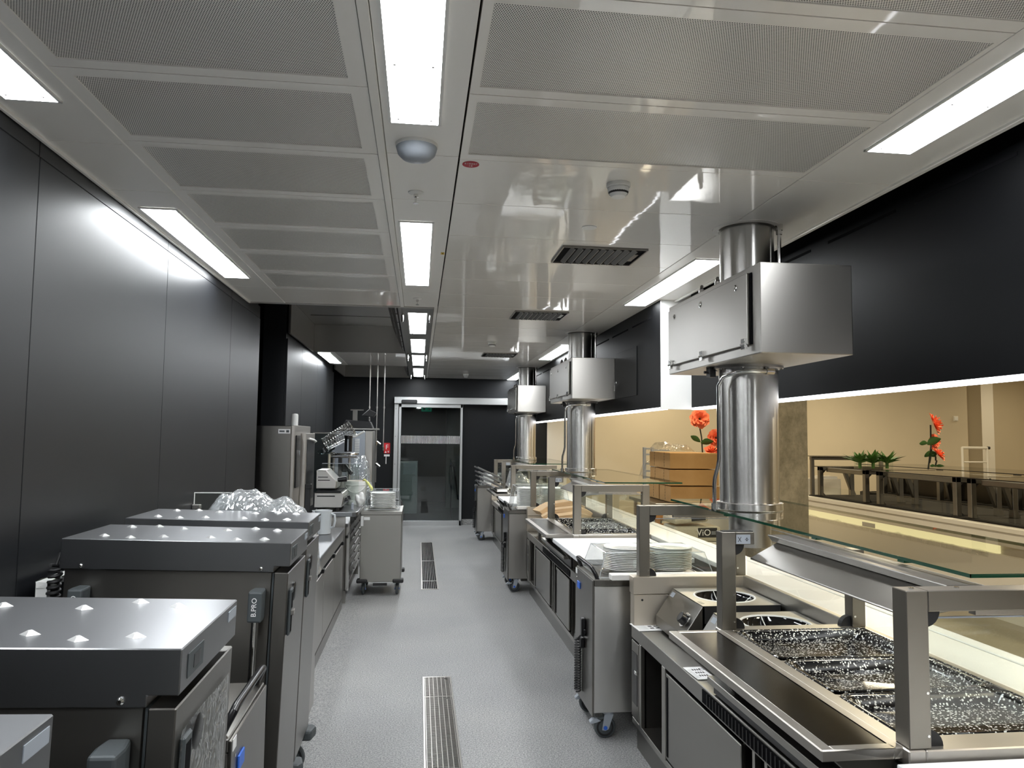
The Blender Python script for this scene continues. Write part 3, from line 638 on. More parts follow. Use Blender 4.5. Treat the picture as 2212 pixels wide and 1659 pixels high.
# ================================================================== BANQUET CARTS, LEFT
def banquet_cart(y, xr, label, studs=True, cable=False, D=.415, extra=None, posts=True):
    t = thing('banquet_cart', label, 'cart', (0, 0, 0)); W = .775
    obj('lid', B().prism([(-W, 1.126), (-.055, 1.126), (-.055, 1.147), (0, 1.147), (0, 1.23), (-W, 1.23)], 'y', 0, D), 'steel_top', t, .0022)
    obj('body', B().box(-W+.012, -.062, .014, D-.014, .20, 1.126), 'steel_dark', t, .003)
    obj('gasket_strip', B().box(-.062, -.053, .018, D-.018, .21, 1.12), 'greyplastic', t)
    dr = obj('door', B().box(-.053, -.004, .002, D-.002, .20, 1.124), 'steel_dark', t, .0025)
    la = B().box(-.004, .006, .035, .085, .895, 1.06)
    obj('latch_plate', la, 'greyplastic', dr, .004)
    obj('latch_recess', B().box(.0055, .0066, .045, .076, .99, 1.045).box(.0055, .0066, .045, .076, .905, .965), 'void', dr)
    obj('latch_lever', B().box(.005, .016, .043, .078, .967, .985), 'steel', dr, .002)
    obj('vent_knob', B().lathe((0, 0, 0), [(.034, 0), (.034, .006), (.026, .009), (.001, .009)], 24).xf(Matrix.Translation((-.004, .135, 1.035)) @ Matrix.Rotation(PI/2, 4, 'Y')), 'blackplastic', dr)
    obj('control_panel', B().box(0, .0015, .04, .14, 1.165, 1.21), 'greyplastic', t)
    obj('control_display', B().box(.0014, .0024, .075, .12, 1.175, 1.20), 'blackplastic', t)
    obj('sticker', B().box(0, .0014, D-.080, D-.012, 1.196, 1.218), 'lightgreyplastic', t)
    for x in (-W+.07, -.10): obj('screw', B().lathe((0, 0, 0), [(.007, 0), (.007, .003), (.004, .006), (.001, .006)], 12).xf(Matrix.Translation((x, 0, 1.138)) @ Matrix.Rotation(PI/2, 4, 'X')), 'chrome', t)
    if studs:
        if True:
            for (u, v) in ((.14, .83), (.26, .90), (.40, .77), (.62, .73), (.74, .89), (.86, .80), (.14, .20), (.27, .12), (.40, .21), (.61, .22), (.74, .13), (.86, .19)):
                x = -W+W*u; yy = D*v
                s = .0150
                b = B().add([(x-s*1.35, yy, 1.2302), (x, yy-s, 1.2302), (x+s*1.35, yy, 1.2302), (x, yy+s, 1.2302), (x-s*.35, yy, 1.238), (x, yy-s*.35, 1.238), (x+s*.35, yy, 1.238), (x, yy+s*.35, 1.238)],
                            [(0, 1, 5, 4), (1, 2, 6, 5), (2, 3, 7, 6), (3, 0, 4, 7), (4, 5, 6, 7)])
                obj('stacking_stud', b, 'stud', t, .001)
    if posts:
        for x in (-.10, -.69):
            h = obj('push_handle', B().cyl((x, -.045, .42), (x, -.045, .985), .0125, n=14).cyl((x, -.045, .45), (x, 0.014, .45), .012, n=10), 'chrome', t)
            obj('grip_cap', B().prism([(x-.0235, -.07), (x+.0235, -.07), (x+.026, -.03), (x+.02, .012), (x-.02, .012), (x-.026, -.03)], 'z', .965, 1.07), 'greyplastic', h, .006, 2)
            text('lettering', 'B.PRO', .024, (x-.001, -.0708, 1.018), (0, 0, 1), (-1, 0, 0), 'paper', h)
    obj('base_frame', B().box(-W+.02, -.02, .02, D-.02, .165, .20), 'steel_dark', t, .003)
    for sx, xx in ((-1, -W), (1, 0)):
        for sy, yy in ((-1, 0), (1, D)):
            obj('corner_bumper', B().prism([(xx-.09 if sx > 0 else xx-.02, yy-.03 if sy < 0 else yy-.07), (xx+.02 if sx > 0 else xx+.09, yy-.03 if sy < 0 else yy-.07), (xx+.035 if sx > 0 else xx+.09, yy+.0), (xx+.02 if sx > 0 else xx+.09, yy+.07 if sy < 0 else yy+.03), (xx-.09 if sx > 0 else xx-.02, yy+.07 if sy < 0 else yy+.03), (xx-.09 if sx > 0 else xx-.035, yy)], 'z', .15, .20), 'greyplastic', t, .012, 2)
            caster(t, xx-sx*.075, yy-sy*.05, .165, r=.07, hub='greyplastic', brake=(-1 if sx < 0 else 0))
    if cable:
        cb = B(); coil(cb, (-W-.032, .05, 1.13), (-W-.040, .06, .80), .019, 17, .0062)
        cb.tube([(-W+.005, .12, 1.15), (-W-.015, .10, 1.175), (-W-.03, .07, 1.165), (-W-.032, .05, 1.13)], .006, 8)
        obj('coil_cable', cb, 'gasket', t)
    t.location = (xr, y, 0); t.rotation_euler = (0, .028, 0)
    return t
XR = -.483
banquet_cart(.725, -.53, 'nearest steel banquet cart, a bright lid corner in the lower left', studs=False, posts=False)
banquet_cart(1.452, -.453, 'steel banquet cart with studded lid and crinkled film on its door', cable=False)
banquet_cart(2.80, XR, 'steel banquet cart with coiled black cable, between handle posts and the third cart', cable=True)
banquet_cart(3.45, XR-.03, 'farthest steel banquet cart, in front of the film wrapped plates')
tag(obj('film_patch', B().add([(-.4365+.0021*i+.0015*math.sin(i*2.1+j), 1.475+.05*j, .55+.075*i) for i in range(8) for j in range(8)], [(i*8+j, i*8+j+1, (i+1)*8+j+1, (i+1)*8+j) for i in range(7) for j in range(7)]).xf(Matrix.Translation((0, 0, 0))), 'film_thin'), 'crinkled protective film peeling from the second banquet cart door', 'film')
tr = plate_trolley('low steel plate trolley squeezed between two banquet carts', (-.475, 2.31, -.02), PI, True)
t = thing('framed_panel', 'small white framed panel leaning on the dark wall beside a cart', 'panel', (-1.33, 2.93, 0))
obj('frame', B().box(-1.345, -1.305, 2.90, 2.925, .55, 1.085).box(-1.345, -1.305, 3.33, 3.355, .55, 1.085).box(-1.345, -1.305, 2.9, 3.355, 1.06, 1.085).box(-1.345, -1.305, 2.9, 3.355, .55, .575), 'white', t, .003)
obj('panel', B().box(-1.335, -1.315, 2.92, 3.34, .57, 1.07), 'greyplastic', t)
obj('foot', B().box(-1.37, -1.29, 2.95, 2.98, .02, .55).box(-1.37, -1.29, 3.28, 3.31, .02, .55), 'greyplastic', t)
# ================================================================== LEFT COUNTERS
t = thing('low_counter', 'low steel refrigerated counter with grey doors along the left wall', 'counter', (-1.03, 5.7, 0))
XC = -.69
obj('worktop', B().box(XL+.002, XC+.012, 4.37, 7.28, .715, .75), 'steel_top', t, .004)
obj('carcass', B().box(XL+.01, XC-.025, 4.38, 7.26, .09, .715), 'steel_dark', t, .002)
obj('plinth', B().box(XL+.02, XC+.005, 4.38, 7.24, .0, .095), 'steel_dark', t)
obj('front_rail', B().box(XC-.025, XC-.001, 4.38, 7.26, .63, .715), 'steel', t, .002)
ys = [4.40, 5.11, 5.82, 6.53, 7.25]
for i in range(4):
    dr = obj('door', B().box(XC-.022, XC+.002, ys[i]+.004, ys[i+1]-.004, .10, .60), 'steel', t, .003)
    obj('handle_recess', B().box(XC-.02, XC-.006, ys[i]+.02, ys[i+1]-.02, .602, .628), 'void', dr)
    obj('door_handle', B().box(XC-.012, XC+.014, ys[i+1]-.09, ys[i+1]-.02, .60, .63), 'blackplastic', dr, .003)
# tall counter
t = thing('tall_counter', 'tall steel counter with rounded worktop corner carrying the grill', 'counter', (-1, 8.8, 0))
obj('worktop', B().prism([(-1.005, 7.40), (-.625, 7.40), (-.59, 7.412), (-.575, 7.45), (-.575, 10.6), (-1.005, 10.6)], 'z', .835, .88), 'steel_top', t, .005, 2)
obj('end_panel', B().box(-1.0, -.69, 7.435, 7.46, .14, .835), 'steel', t, .002)
obj('corner_post', B().box(-.69, -.645, 7.43, 7.475, .13, .835), 'chrome', t, .003)
obj('carcass', B().box(-1.0, -.72, 7.47, 10.55, .14, .82), 'steel_dark', t)
for k in range(5):
    a = 7.50+.61*k
    dr = obj('door', B().box(-.72, -.665, a, a+.59, .16, .80), 'steel', t, .003)
    for i in range(7): obj('slot_rail', B().cyl((-.655, a+.04, .22+.085*i), (-.655, a+.5, .22+.085*i), .008, n=8), 'steel_dark', dr)
for y in (7.46, 9.0, 10.5):
    for x in (-.97, -.70): obj('leg', B().box(x-.025, x+.025, y, y+.05, 0, .14), 'steel', t, .002)
obj('plinth', B().box(-1.0, -.79, 7.6, 10.5, .0, .12), 'blackplastic', t)
# items on the low counter
t = thing('measuring_jug', 'translucent plastic measuring jug on the low steel counter', 'jug', (-.83, 6.85, .75))
cx, cy = -.82, 6.80
obj('body', B().lathe((cx, cy, .75), [(.001, .004), (.058, .002), (.064, .006), (.074, .20), (.0765, .205), (.0745, .208), (.071, .20), (.061, .010), (.001, .008)], 30), 'jug', t)
obj('handle', B().tube([(cx+.068, cy-.02, .93), (cx+.10, cy-.04, .92), (cx+.105, cy-.045, .87), (cx+.095, cy-.04, .82), (cx+.064, cy-.02, .805)], .009, 10), 'jug', t)
obj('spout', B().prism([(cx-.07, .925), (cx-.10, .956), (cx-.07, .956)], 'y', cy-.018, cy+.018), 'jug', t)
for i in range(4):
    o = obj('flat_pan', B().box(-1.05, -.77, 5.2+.01*i, 5.75+.01*i, .751+.010*i, .758+.010*i).box(-1.02, -.80, 5.24+.01*i, 5.70+.01*i, .758+.010*i, .760+.010*i), 'steel', None, .002)
    tag(o, ('bottom', 'second', 'third', 'topmost')[i]+' flat steel pan of the small stack before the measuring jug', 'pan', 'flat steel pans on the low counter')
# film-wrapped plates on a trolley behind the third cart
tr = plate_trolley('steel plate trolley under the crinkled plastic film, mostly hidden by carts', (-1.19, 4.125, 0), 0, False, L=.64)
for i, x in enumerate((-1.07, -.865, -.66)):
    plates(x, 4.12, .86, 16, 'white %s in the '+('wall-side', 'middle', 'aisle-side')[i]+' stack under crinkled film', 'plates under the crinkled film', r=.10)
def film_blob(name, x0, x1, y0, y1, z0, prof, label, seed, amp=.03, mat='film', nx=40, ny=16):
    rnd = random.Random(seed); ph = [rnd.uniform(0, 6) for _ in range(12)]
    top, bot = [], []
    b = B(); vs = []
    for i in range(nx+1):
        u = i/nx; h = prof(u)
        for j in range(ny+1):
            v = j/ny; a = PI*v
            yy = (y0+y1)/2-(y1-y0)/2*math.copysign(abs(math.cos(a))**.6, math.cos(a))
            zz = z0+(h)*abs(math.sin(a))**.45
            r = sum(math.sin((5+k*3.1)*u*3+ph[k]+(3+2.3*k)*v*2+1.5*math.sin(ph[k+6]+7*v))/(1+k*.6) for k in range(6))*amp*.35
            fold = abs(math.sin(9*u+4*v+ph[0])+.6*math.sin(17*u-7*v+ph[1]))*amp*.5
            vs.append((x0+(x1-x0)*u+r*.35, yy+r*.6, max(z0, zz+(r+fold-amp*.3)*min(1, h*8))))
    b.add(vs, [(i*(ny+1)+j, (i+1)*(ny+1)+j, (i+1)*(ny+1)+j+1, i*(ny+1)+j+1) for i in range(nx) for j in range(ny)], 0, False)
    return tag(obj(name, b, mat), label, 'plastic film')
def pr(pts):
    def f(u):
        for (a, ha), (c, hc) in zip(pts, pts[1:]):
            if a <= u <= c:
                q = (u-a)/(c-a); q = q*q*(3-2*q); return ha+(hc-ha)*q
        return 0
    return f
film_blob('plastic_film', -1.15, -.53, 3.915, 4.345, .86, pr([(0, .12), (.06, .28), (.14, .38), (.22, .42), (.35, .465), (.5, .45), (.7, .40), (.85, .385), (.95, .30), (1, .0)]), 'crinkled clear plastic film draped over plate stacks behind the carts', 3)
t = thing('glass_screen', 'low clear glass screen clamped upright on the low counter', 'screen', (-1.36, 4.9, .75))
obj('pane', B().box(-1.375, -.95, 4.895, 4.903, .76, 1.25), 'glass', t)
obj('pane_edge', B().box(-1.375, -.95, 4.894, 4.904, 1.248, 1.253).box(-1.379, -1.375, 4.894, 4.904, .76, 1.253), 'white', t)
obj('clamp', B().box(-1.385, -1.335, 4.87, 4.91, 1.15, 1.18), 'steel', t, .004)
# combi oven in the niche
t = thing('combi_oven', 'steel combi oven with dark glass door standing in the wall niche', 'oven', (-1.5, 7.3, .75))
XO = -1.12
obj('stand', B().box(-1.95, -1.39, 6.72, 7.9, .03, .75), 'steel_dark', t)
obj('body', B().box(-1.95, XO-.03, 7.0, 7.98, .752, 1.695), 'steel_dark', t, .004)
obj('front_frame', B().box(XO-.03, XO, 7.0, 7.98, .752, 1.70), 'steel_warm', t, .004)
obj('control_panel', B().box(XO, XO+.012, 7.06, 7.30, 1.13, 1.61), 'blackplastic', t, .003)
dr = obj('door', B().box(XO, XO+.05, 7.36, 7.96, .90, 1.63), 'steel_warm', t, .004)
obj('door_glass', B().box(XO+.05, XO+.053, 7.42, 7.92, .98, 1.57), 'blackplastic', dr)
obj('door_handle', B().box(XO+.05, XO+.10, 7.37, 7.41, .85, 1.15).box(XO+.05, XO+.11, 7.365, 7.415, 1.10, 1.15), 'gasket', dr, .006)
obj('hose', B().tube([(XO+.055, 7.5, 1.58), (XO+.09, 7.6, 1.565), (XO+.09, 7.75, 1.55), (XO+.06, 7.85, 1.54)], .010), 'white', dr)
obj('rating_label', B().box(XO-.145, XO-.04, 6.997, 7.0, 1.625, 1.665), 'paper', t)
obj('rating_print', B().box(XO-.135, XO-.09, 6.9955, 6.997, 1.638, 1.652).box(XO-.075, XO-.05, 6.9955, 6.997, 1.634, 1.656), 'greyplastic', t)
text('lettering', 'VI', .07, (XO+.0125, 7.22, 1.44), (0, 1, 0), (0, 0, 1), 'lightgreyplastic', t)
obj('flue', B().cyl((XO-.06, 7.35, 1.70), (XO-.06, 7.35, 1.80), .032, n=18).lathe((XO-.06, 7.35, 1.80), [(.032, 0), (.028, .012), (.001, .016)], 18), 'white', t)
# contact grill
t = thing('contact_grill', 'steel ribbed grill with raised lid on the tall counter corner', 'grill', (-.86, 7.7, .88))
obj('base', B().prism([(-.995, .915), (-.735, .915), (-.715, 1.02), (-.73, 1.055), (-.995, 1.055)], 'y', 7.48, 7.98), 'steel', t, .004)
for x in (-.95, -.78):
    for y in (7.53, 7.92): obj('foot', B().cyl((x, y, .881), (x, y, .915), .022, n=12), 'gasket', t)
obj('grill_plate', B().box(-.985, -.745, 7.49, 7.97, 1.055, 1.066), 'grille', t, .002)
for i in range(17): obj('rib', B().box(-.98, -.75, 7.505+.0275*i, 7.515+.0275*i, 1.066, 1.074), 'grille', t)
obj('control_strip', B().prism([(-.724, .94), (-.712, 1.0), (-.728, 1.03)], 'y', 7.50, 7.96), 'steel_dark', t)
for y in (7.60, 7.85): obj('knob', B().cyl((-.722, y, .975), (-.685, y, .985), .026, .022, n=18), 'blackplastic', t, .002)
obj('vent_slots', B().box(-.97, -.80, 7.478, 7.48, 1.02, 1.03), 'void', t)
ld = obj('lid', B().prism([(-.995, 1.09), (-.80, 1.09), (-.795, 1.16), (-.90, 1.27), (-.995, 1.27)], 'y', 7.56, 7.98), 'steel', t, .006)
obj('lid_handle', B().cyl((-.79, 7.60, 1.175), (-.70, 7.60, 1.185), .022, .026, n=16), 'blackplastic', ld, .006)
obj('lid_slots', B().box(-.975, -.88, 7.558, 7.56, 1.20, 1.207).box(-.975, -.86, 7.558, 7.56, 1.17, 1.177), 'void', ld)
t = thing('glass_screen', 'clear glass splash screen standing behind the contact grill', 'screen', (-.9, 8.05, .88))
obj('pane', B().box(-1.0, -.62, 8.05, 8.058, .885, 1.32), 'glass', t)
obj('pane_edge', B().box(-1.0, -.62, 8.049, 8.059, 1.317, 1.322), 'lightgreyplastic', t)
t = thing('bucket', 'white plastic bucket with brown liner beside the grill', 'bucket', (-.67, 8.02, .88))
t = bk = t
cx, cy = -.665, 8.26
obj('body', B().lathe((cx, cy, .88), [(.001, .0), (.095, 0), (.118, .20), (.126, .205), (.126, .25), (.120, .25), (.112, .20), (.09, .01), (.001, .01)], 30), 'white', t)
obj('liner', B().lathe((cx, cy, .88), [(.121, .222), (.116, .215), (.001, .21)], 30), 'orange', t)
obj('handle', B().tube([(cx+.125*math.cos(a), cy+.125*math.sin(a), 1.10-.09*math.sin(PI*i/12)) for i, a in enumerate([-PI/2-1.2+2.4*k/12 for k in range(13)])], .004, 8), 'white', t)
obj('label_square', B().box(cx+.01, cx+.035, cy-.110, cy-.106, .95, .975), 'greyplastic', t)
def lump(name, c, s, mat, label, cat, seed):
    rnd = random.Random(seed); bm = bmesh.new(); bmesh.ops.create_icosphere(bm, subdivisions=3, radius=1)
    ph = [rnd.uniform(0, 6) for _ in range(9)]
    for v in bm.verts:
        p = v.co.copy(); k = 1+.14*math.sin(5*p.x+ph[0]+3*p.z)+.12*math.sin(7*p.y+ph[1])+.10*math.sin(9*p.z+ph[2]+4*p.x)
        v.co = Vector((c[0]+p.x*s[0]*k, c[1]+p.y*s[1]*k, c[2]+p.z*s[2]*k))
    me = bpy.data.meshes.new(name); bm.to_mesh(me); bm.free(); me.materials.append(M[mat])
    for f in me.polygons: f.use_smooth = True
    o = bpy.data.objects.new(name, me); COL.objects.link(o); return tag(o, label, cat)
b = B()
for i in range(9):
    for j in range(5):
        u, v = i/8, j/4; b.v.append((-.585+.10*u+.006*math.sin(5*v), 8.18+.09*v, 1.142-.10*u*u+.012*math.sin(6*u+4*v)))
b.f = [[i*5+j, (i+1)*5+j, (i+1)*5+j+1, i*5+j+1] for i in range(8) for j in range(4)]; b.m = [0]*32; b.s = [True]*32
o = tag(obj('sponge_cloth', b, 'sponge'), 'pale yellow cloth hanging over the bucket rim', 'cloth'); md = o.modifiers.new('thick', 'SOLIDIFY'); md.thickness = .014
lump('crumpled_cloth', (-.60, 8.02, .945), (.05, .07, .07), 'white', 'crumpled white cloth lying at the foot of the bucket', 'cloth', 5)
t = thing('plug_block', 'small grey block standing at the edge of the tall counter', 'block', (-.65, 7.62, .88))
obj('body', B().box(-.655, -.630, 7.60, 7.63, .881, .95), 'lightgreyplastic', t, .006)
# grey appliance with louvres, ring stand, basket
t = thing('fryer_cabinet', 'grey metal appliance with white louvre vents behind the ring stand', 'appliance', (-.8, 9.6, .88))
obj('body', B().box(-1.02, -.66, 9.4, 9.9, .881, 1.665), 'lightgreyplastic', t, .004)
obj('side_panel', B().box(-.66, -.57, 9.4, 9.9, .881, 1.67), 'steel', t, .004)
for c in (-.845, -.755):
    for i in range(9): obj('louvre', B().prism([(c-.028, 1.40+.02*i), (c+.028, 1.40+.02*i), (c+.028, 1.412+.02*i), (c-.028, 1.412+.02*i)], 'y', 9.39, 9.401), 'white', t)
obj('lower_front', B().box(-1.0, -.58, 9.37, 9.4, .89, 1.12), 'steel', t, .003)
t = thing('ring_stand', 'steel ring stand with black clamp carrying the wire basket', 'stand', (-.95, 8.8, .88))
rs = lambda z, r, x: [(x+r*math.cos(2*PI*i/24), 8.8+r*.7*math.sin(2*PI*i/24), z) for i in range(25)]
obj('ring', B().tube(rs(1.40, .16, -.86), .014, 8), 'chrome', t)
obj('ring', B().tube(rs(1.365, .15, -.86), .008, 8), 'steel_dark', t)
for x, y in ((-1.01, 8.74), (-.98, 8.9), (-.79, 8.8)): obj('post', B().cyl((x, y, .881), (x, y, 1.40), .014, n=12), 'cream' if x < -1 else 'steel', t)
obj('side_plate', B().prism([(-1.01, 1.42), (-.76, 1.42), (-.76, 1.60), (-.82, 1.57)], 'y', 8.90, 8.91), 'lightgreyplastic', t)
obj('clamp', B().box(-.90, -.86, 8.66, 8.72, 1.16, 1.36).box(-.86, -.80, 8.67, 8.71, 1.20, 1.30), 'gasket', t, .006)
obj('knob', B().tube([(-.82, 8.66, 1.28), (-.77, 8.62, 1.22)], .014, 10).cyl((-.775, 8.625, 1.225), (-.745, 8.60, 1.19), .026, n=12), 'blackplastic', t)
obj('grip', B().cyl((-.79, 8.62, 1.43), (-.79, 8.62, 1.58), .042, n=18).cyl((-.79, 8.62, 1.58), (-.79, 8.62, 1.61), .046, n=18), 'blackplastic', t)
obj('grip_band', B().box(-.797, -.783, 8.572, 8.58, 1.44, 1.57), 'lightgreyplastic', t)
t = thing('wire_basket', 'tilted steel mesh basket with white handle on the ring stand', 'basket', (-.9, 8.75, 1.6))
b = B(); ax0 = Vector((-1.06, 8.75, 1.51)); ax1 = Vector((-.76, 8.75, 1.69)); dv = (ax1-ax0).normalized(); up = Vector((-dv.z, 0, dv.x))
for i in range(13):
    p = ax0.lerp(ax1, i/12); r = .075+.02*i/12
    b.tube([p+up*r*math.sin(2*PI*k/16)+Vector((0, 1, 0))*r*math.cos(2*PI*k/16) for k in range(17)], .003 if i not in (0, 4, 12) else .006, 5)
for k in range(22):
    a = 2*PI*k/22; o_ = up*math.sin(a)+Vector((0, 1, 0))*math.cos(a)
    b.tube([ax0+o_*.075, ax1+o_*.095], .0025, 5)
for k in range(-4, 5): b.tube([ax1+up*.018*k-Vector((0, 1, 0))*.085, ax1+up*.018*k+Vector((0, 1, 0))*.085], .0025, 5)
stuff(obj('mesh', b, 'chrome', t))
obj('handle', B().tube([(-.80, 8.72, 1.60), (-.72, 8.70, 1.60), (-.62, 8.68, 1.66)], .012), 'white', t)
obj('bowl', B().lathe((0, 0, 0), [(.001, -.07), (.05, -.06), (.085, -.035), (.10, 0)], 22).xf(Matrix.Translation((-1.08, 8.8, 1.47)) @ Matrix.Rotation(-.6, 4, 'Y')), 'glass_dark', t)
t = thing('glass_cabinet', 'clear glass fronted case with steel top beside the wire basket', 'case', (-1.2, 8.9, .88))
obj('pane', B().box(-1.06, -.98, 9.0, 9.006, .95, 1.63).box(-1.22, -1.06, 9.0, 9.006, .95, 1.63), 'glass_dark', t); obj('base', B().box(-1.06, -.99, 8.98, 9.03, .881, .95), 'steel', t)
obj('top_rail', B().box(-1.23, -.92, 8.99, 9.01, 1.63, 1.645), 'steel', t, .002)
film_blob('plastic_film', -.86, -.55, 9.05, 9.36, .95, pr([(0, .30), (.3, .42), (.6, .42), (.8, .36), (.92, .10), (1, .0)]), 'clear plastic film hanging over the grey appliance by the bucket', 8, .04, nx=24, ny=14)
t = thing('food_slicer', 'black kitchen slicer on a shelf above the grey appliance', 'slicer', (-.8, 10.3, 1.7))
obj('shelf', B().box(-1.08, -.55, 10.2, 10.6, 1.69, 1.71), 'steel', t, .002)
obj('shelf_post', B().box(-1.06, -1.03, 10.4, 10.43, .881, 1.69), 'steel_dark', t); obj('shelf_post', B().box(-.62, -.59, 10.4, 10.43, .881, 1.69), 'steel_dark', t)
obj('body', B().prism([(-1.05, 1.711), (-.62, 1.711), (-.66, 1.80), (-.98, 1.82)], 'y', 10.25, 10.55), 'blackplastic', t, .008)
obj('column', B().box(-.90, -.84, 10.35, 10.4, 1.80, 1.95).box(-.93, -.76, 10.34, 10.42, 1.95, 1.963), 'steel_dark', t)
obj('pan', B().prism([(-.78, 1.88), (-.62, 1.86), (-.58, 1.92), (-.68, 1.97)], 'y', 10.3, 10.45), 'blackplastic', t, .006)
# middle plate trolley
tr = plate_trolley('steel plate trolley with black corner bumpers in the aisle, left', (-.366, 8.46, 0), -PI/2, False, True, sheet='steel_mid', W=.205)
plates(-.366, 8.06, .855, 10, 'white %s of the stack on the left aisle trolley', 'plates on the left aisle trolley', r=.135, pitch=.0155)
plate_cover('clear plastic cover over the plates on the left aisle trolley', -.545, -.185, 7.88, 8.27, .855, 1.045, .02)
# ================================================================== SERVING LINE, RIGHT
PM = 3.9
ORD = ('nearest', 'second', 'farthest')
XB = 1.14
def counter(k):
    o = PM*k; Y = lambda y: y+o
    t = thing('serving_counter', {0: 'nearest steel serving counter with open bays and two round hobs', 1: 'second steel serving counter, beyond the near plate trolley', 2: 'farthest steel serving counter, next to the end wall'}[k], 'counter', (1.5, Y(2.3), 0))
    y0, y1 = Y(.70), Y(3.965)
    obj('plinth', B().box(XB+.025, 1.98, y0, y1-.02, 0, .125), 'steel_dark', t)
    obj('bottom_panel', B().box(XB+.005, 1.98, y0, y1, .125, .155), 'steel', t, .002)
    obj('deck', B().box(XB, 1.98, y0, y1, .565, .635), 'steel_mid', t, .003)
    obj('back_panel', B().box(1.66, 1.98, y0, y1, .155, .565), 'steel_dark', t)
    # front bays from the far end towards the camera: (from, to, kind)
    bays = [(0, .14, 'slim'), (.17, .50, 'open'), (.55, 1.36, 'door'), (1.36, 1.62, 'gap'), (1.66, 2.20, 'door'), (2.24, 3.2, 'open')]
    for a, c, kind in bays:
        ya, yc = y1-c, y1-a
        if kind == 'slim':
            d_ = obj('door', B().box(XB, XB+.02, ya+.01, yc-.004, .165, .555), 'steel_dark', t, .003)
            obj('inset', B().box(XB-.002, XB, ya+.03, yc-.02, .24, .50), 'grille', d_); obj('latch', B().box(XB-.012, XB, ya+.02, ya+.05, .40, .42), 'chrome', d_, .002)
        elif kind == 'door':
            d_ = obj('sliding_door', B().box(XB+.004, XB+.02, ya, yc, .165, .545), 'steel_mid', t, .003)
            obj('grip_groove', B().box(XB+.002, XB+.0045, yc-.03, yc-.012, .18, .53), 'void', d_)
        else:
            b = B()
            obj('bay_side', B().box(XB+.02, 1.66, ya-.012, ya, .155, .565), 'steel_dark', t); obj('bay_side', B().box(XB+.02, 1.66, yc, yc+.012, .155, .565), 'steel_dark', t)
            obj('bay_shade', B().box(1.645, 1.66, ya, yc, .155, .565), 'void', t)  # unlit black sheet put in for the shade inside the bay
            if kind == 'open':
                for z in (.25, .345, .44):
                    obj('tray_rail', B().tube([(XB+.05, ya+.01, z), (XB+.05, ya+.04, z), (XB+.07, ya+.052, z), (1.6, ya+.052, z)], .009, 8), 'chrome', t)
            else:
                for q in (.3, .65): obj('track', B().box(XB+.01, XB+.03, ya+(yc-ya)*q-.01, ya+(yc-ya)*q+.01, .155, .565), 'steel', t)
    obj('stile', B().box(XB, XB+.03, y1-.17, y1-.14, .155, .565), 'steel', t, .002)
    obj('stile', B().box(XB, XB+.03, y1-.55, y1-.50, .155, .565), 'steel', t, .002)
    obj('stile', B().box(XB, XB+.03, y0, y0+.05, .155, .565), 'steel', t, .002)
    # raised well: block, rim strips, wells
    ZR = .89
    obj('well_block', B().box(1.165, 1.765, Y(1.70), Y(2.86), .635, .852), 'steel_dark', t, .002)
    R = [(1.16, 1.205, 1.695, 2.865), (1.735, 1.765, 1.695, 2.865), (1.205, 1.735, 1.695, 1.782), (1.205, 1.735, 2.80, 2.865)]
    for a, c, d_, e in R: obj('rim', B().box(a, c, Y(d_), Y(e), .85, ZR), 'steel_warm', t, .003)
    for y in (2.095, 2.427): obj('divider', B().box(1.205, 1.735, Y(y-.010), Y(y+.010), .86, .884), 'steel_warm', t, .002)
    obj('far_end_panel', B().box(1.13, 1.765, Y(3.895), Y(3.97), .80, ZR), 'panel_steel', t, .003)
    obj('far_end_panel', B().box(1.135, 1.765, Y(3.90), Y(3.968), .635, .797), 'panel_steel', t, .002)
    for x in (1.18, 1.6): obj('rivet', B().cyl((x, Y(3.90), .77), (x, Y(3.898), .77), .006, n=8), 'gasket', t)
    obj('back_splash', B().box(1.735, 1.765, Y(2.865), Y(3.9), .635, ZR), 'steel', t, .003)
    obj('vent_grille', B().box(XB-.003, XB+.001, Y(1.7), Y(2.95), .575, .625), 'void', t)
    for i in range(40): obj('vent_fin', B().box(XB-.006, XB-.002, Y(1.72+.03*i), Y(1.728+.03*i), .578, .622), 'gasket', t)
    # tray rail in front
    r = obj('tray_rail_frame', B().box(.955, .985, Y(1.72), Y(2.815), .862, ZR).box(1.140, 1.165, Y(1.72), Y(2.815), .862, ZR).box(.985, 1.14, Y(1.72), Y(1.748), .862, ZR).box(.985, 1.14, Y(2.79), Y(2.815), .862, ZR), 'steel_warm', t, .003)
    obj('slate_inlay', B().box(.985, 1.14, Y(1.748), Y(2.79), .866, ZR-.002), 'slate', r)
    for y in (1.74, 2.60):
        obj('bracket', B().prism([(.99, .862), (1.165, .862), (1.165, .70), (1.14, .70), (1.06, .80)], 'y', Y(y), Y(y+.02)), 'steel_dark', r, .002)
    obj('apron', B().box(1.15, 1.166, Y(1.72), Y(2.86), .64, .85), 'grille', t)
    obj('apron_rail', B().box(1.10, 1.16, Y(1.75), Y(2.8), .70, .725), 'steel', t, .002)
    return t
for k in range(3): counter(k)
# white pass shelf along the whole line
t = thing('pass_shelf', 'long cream white shelf on the dining side of the steel counters', 'shelf', (1.92, 5.5, .86))
obj('slab', B().box(1.767, 1.985, .3, 11.9, .855, .886), 'shelf', t, .003)
obj('slab_edge', B().box(1.997, 2.06, .3, 11.9, .855, .886), 'shelf', t, .003)
obj('groove', B().box(1.985, 1.997, .3, 11.9, .855, .872), 'greyplastic', t)
obj('front_panel', B().box(2.0, 2.05, .3, 11.9, 0, .855), 'beige_white', t)
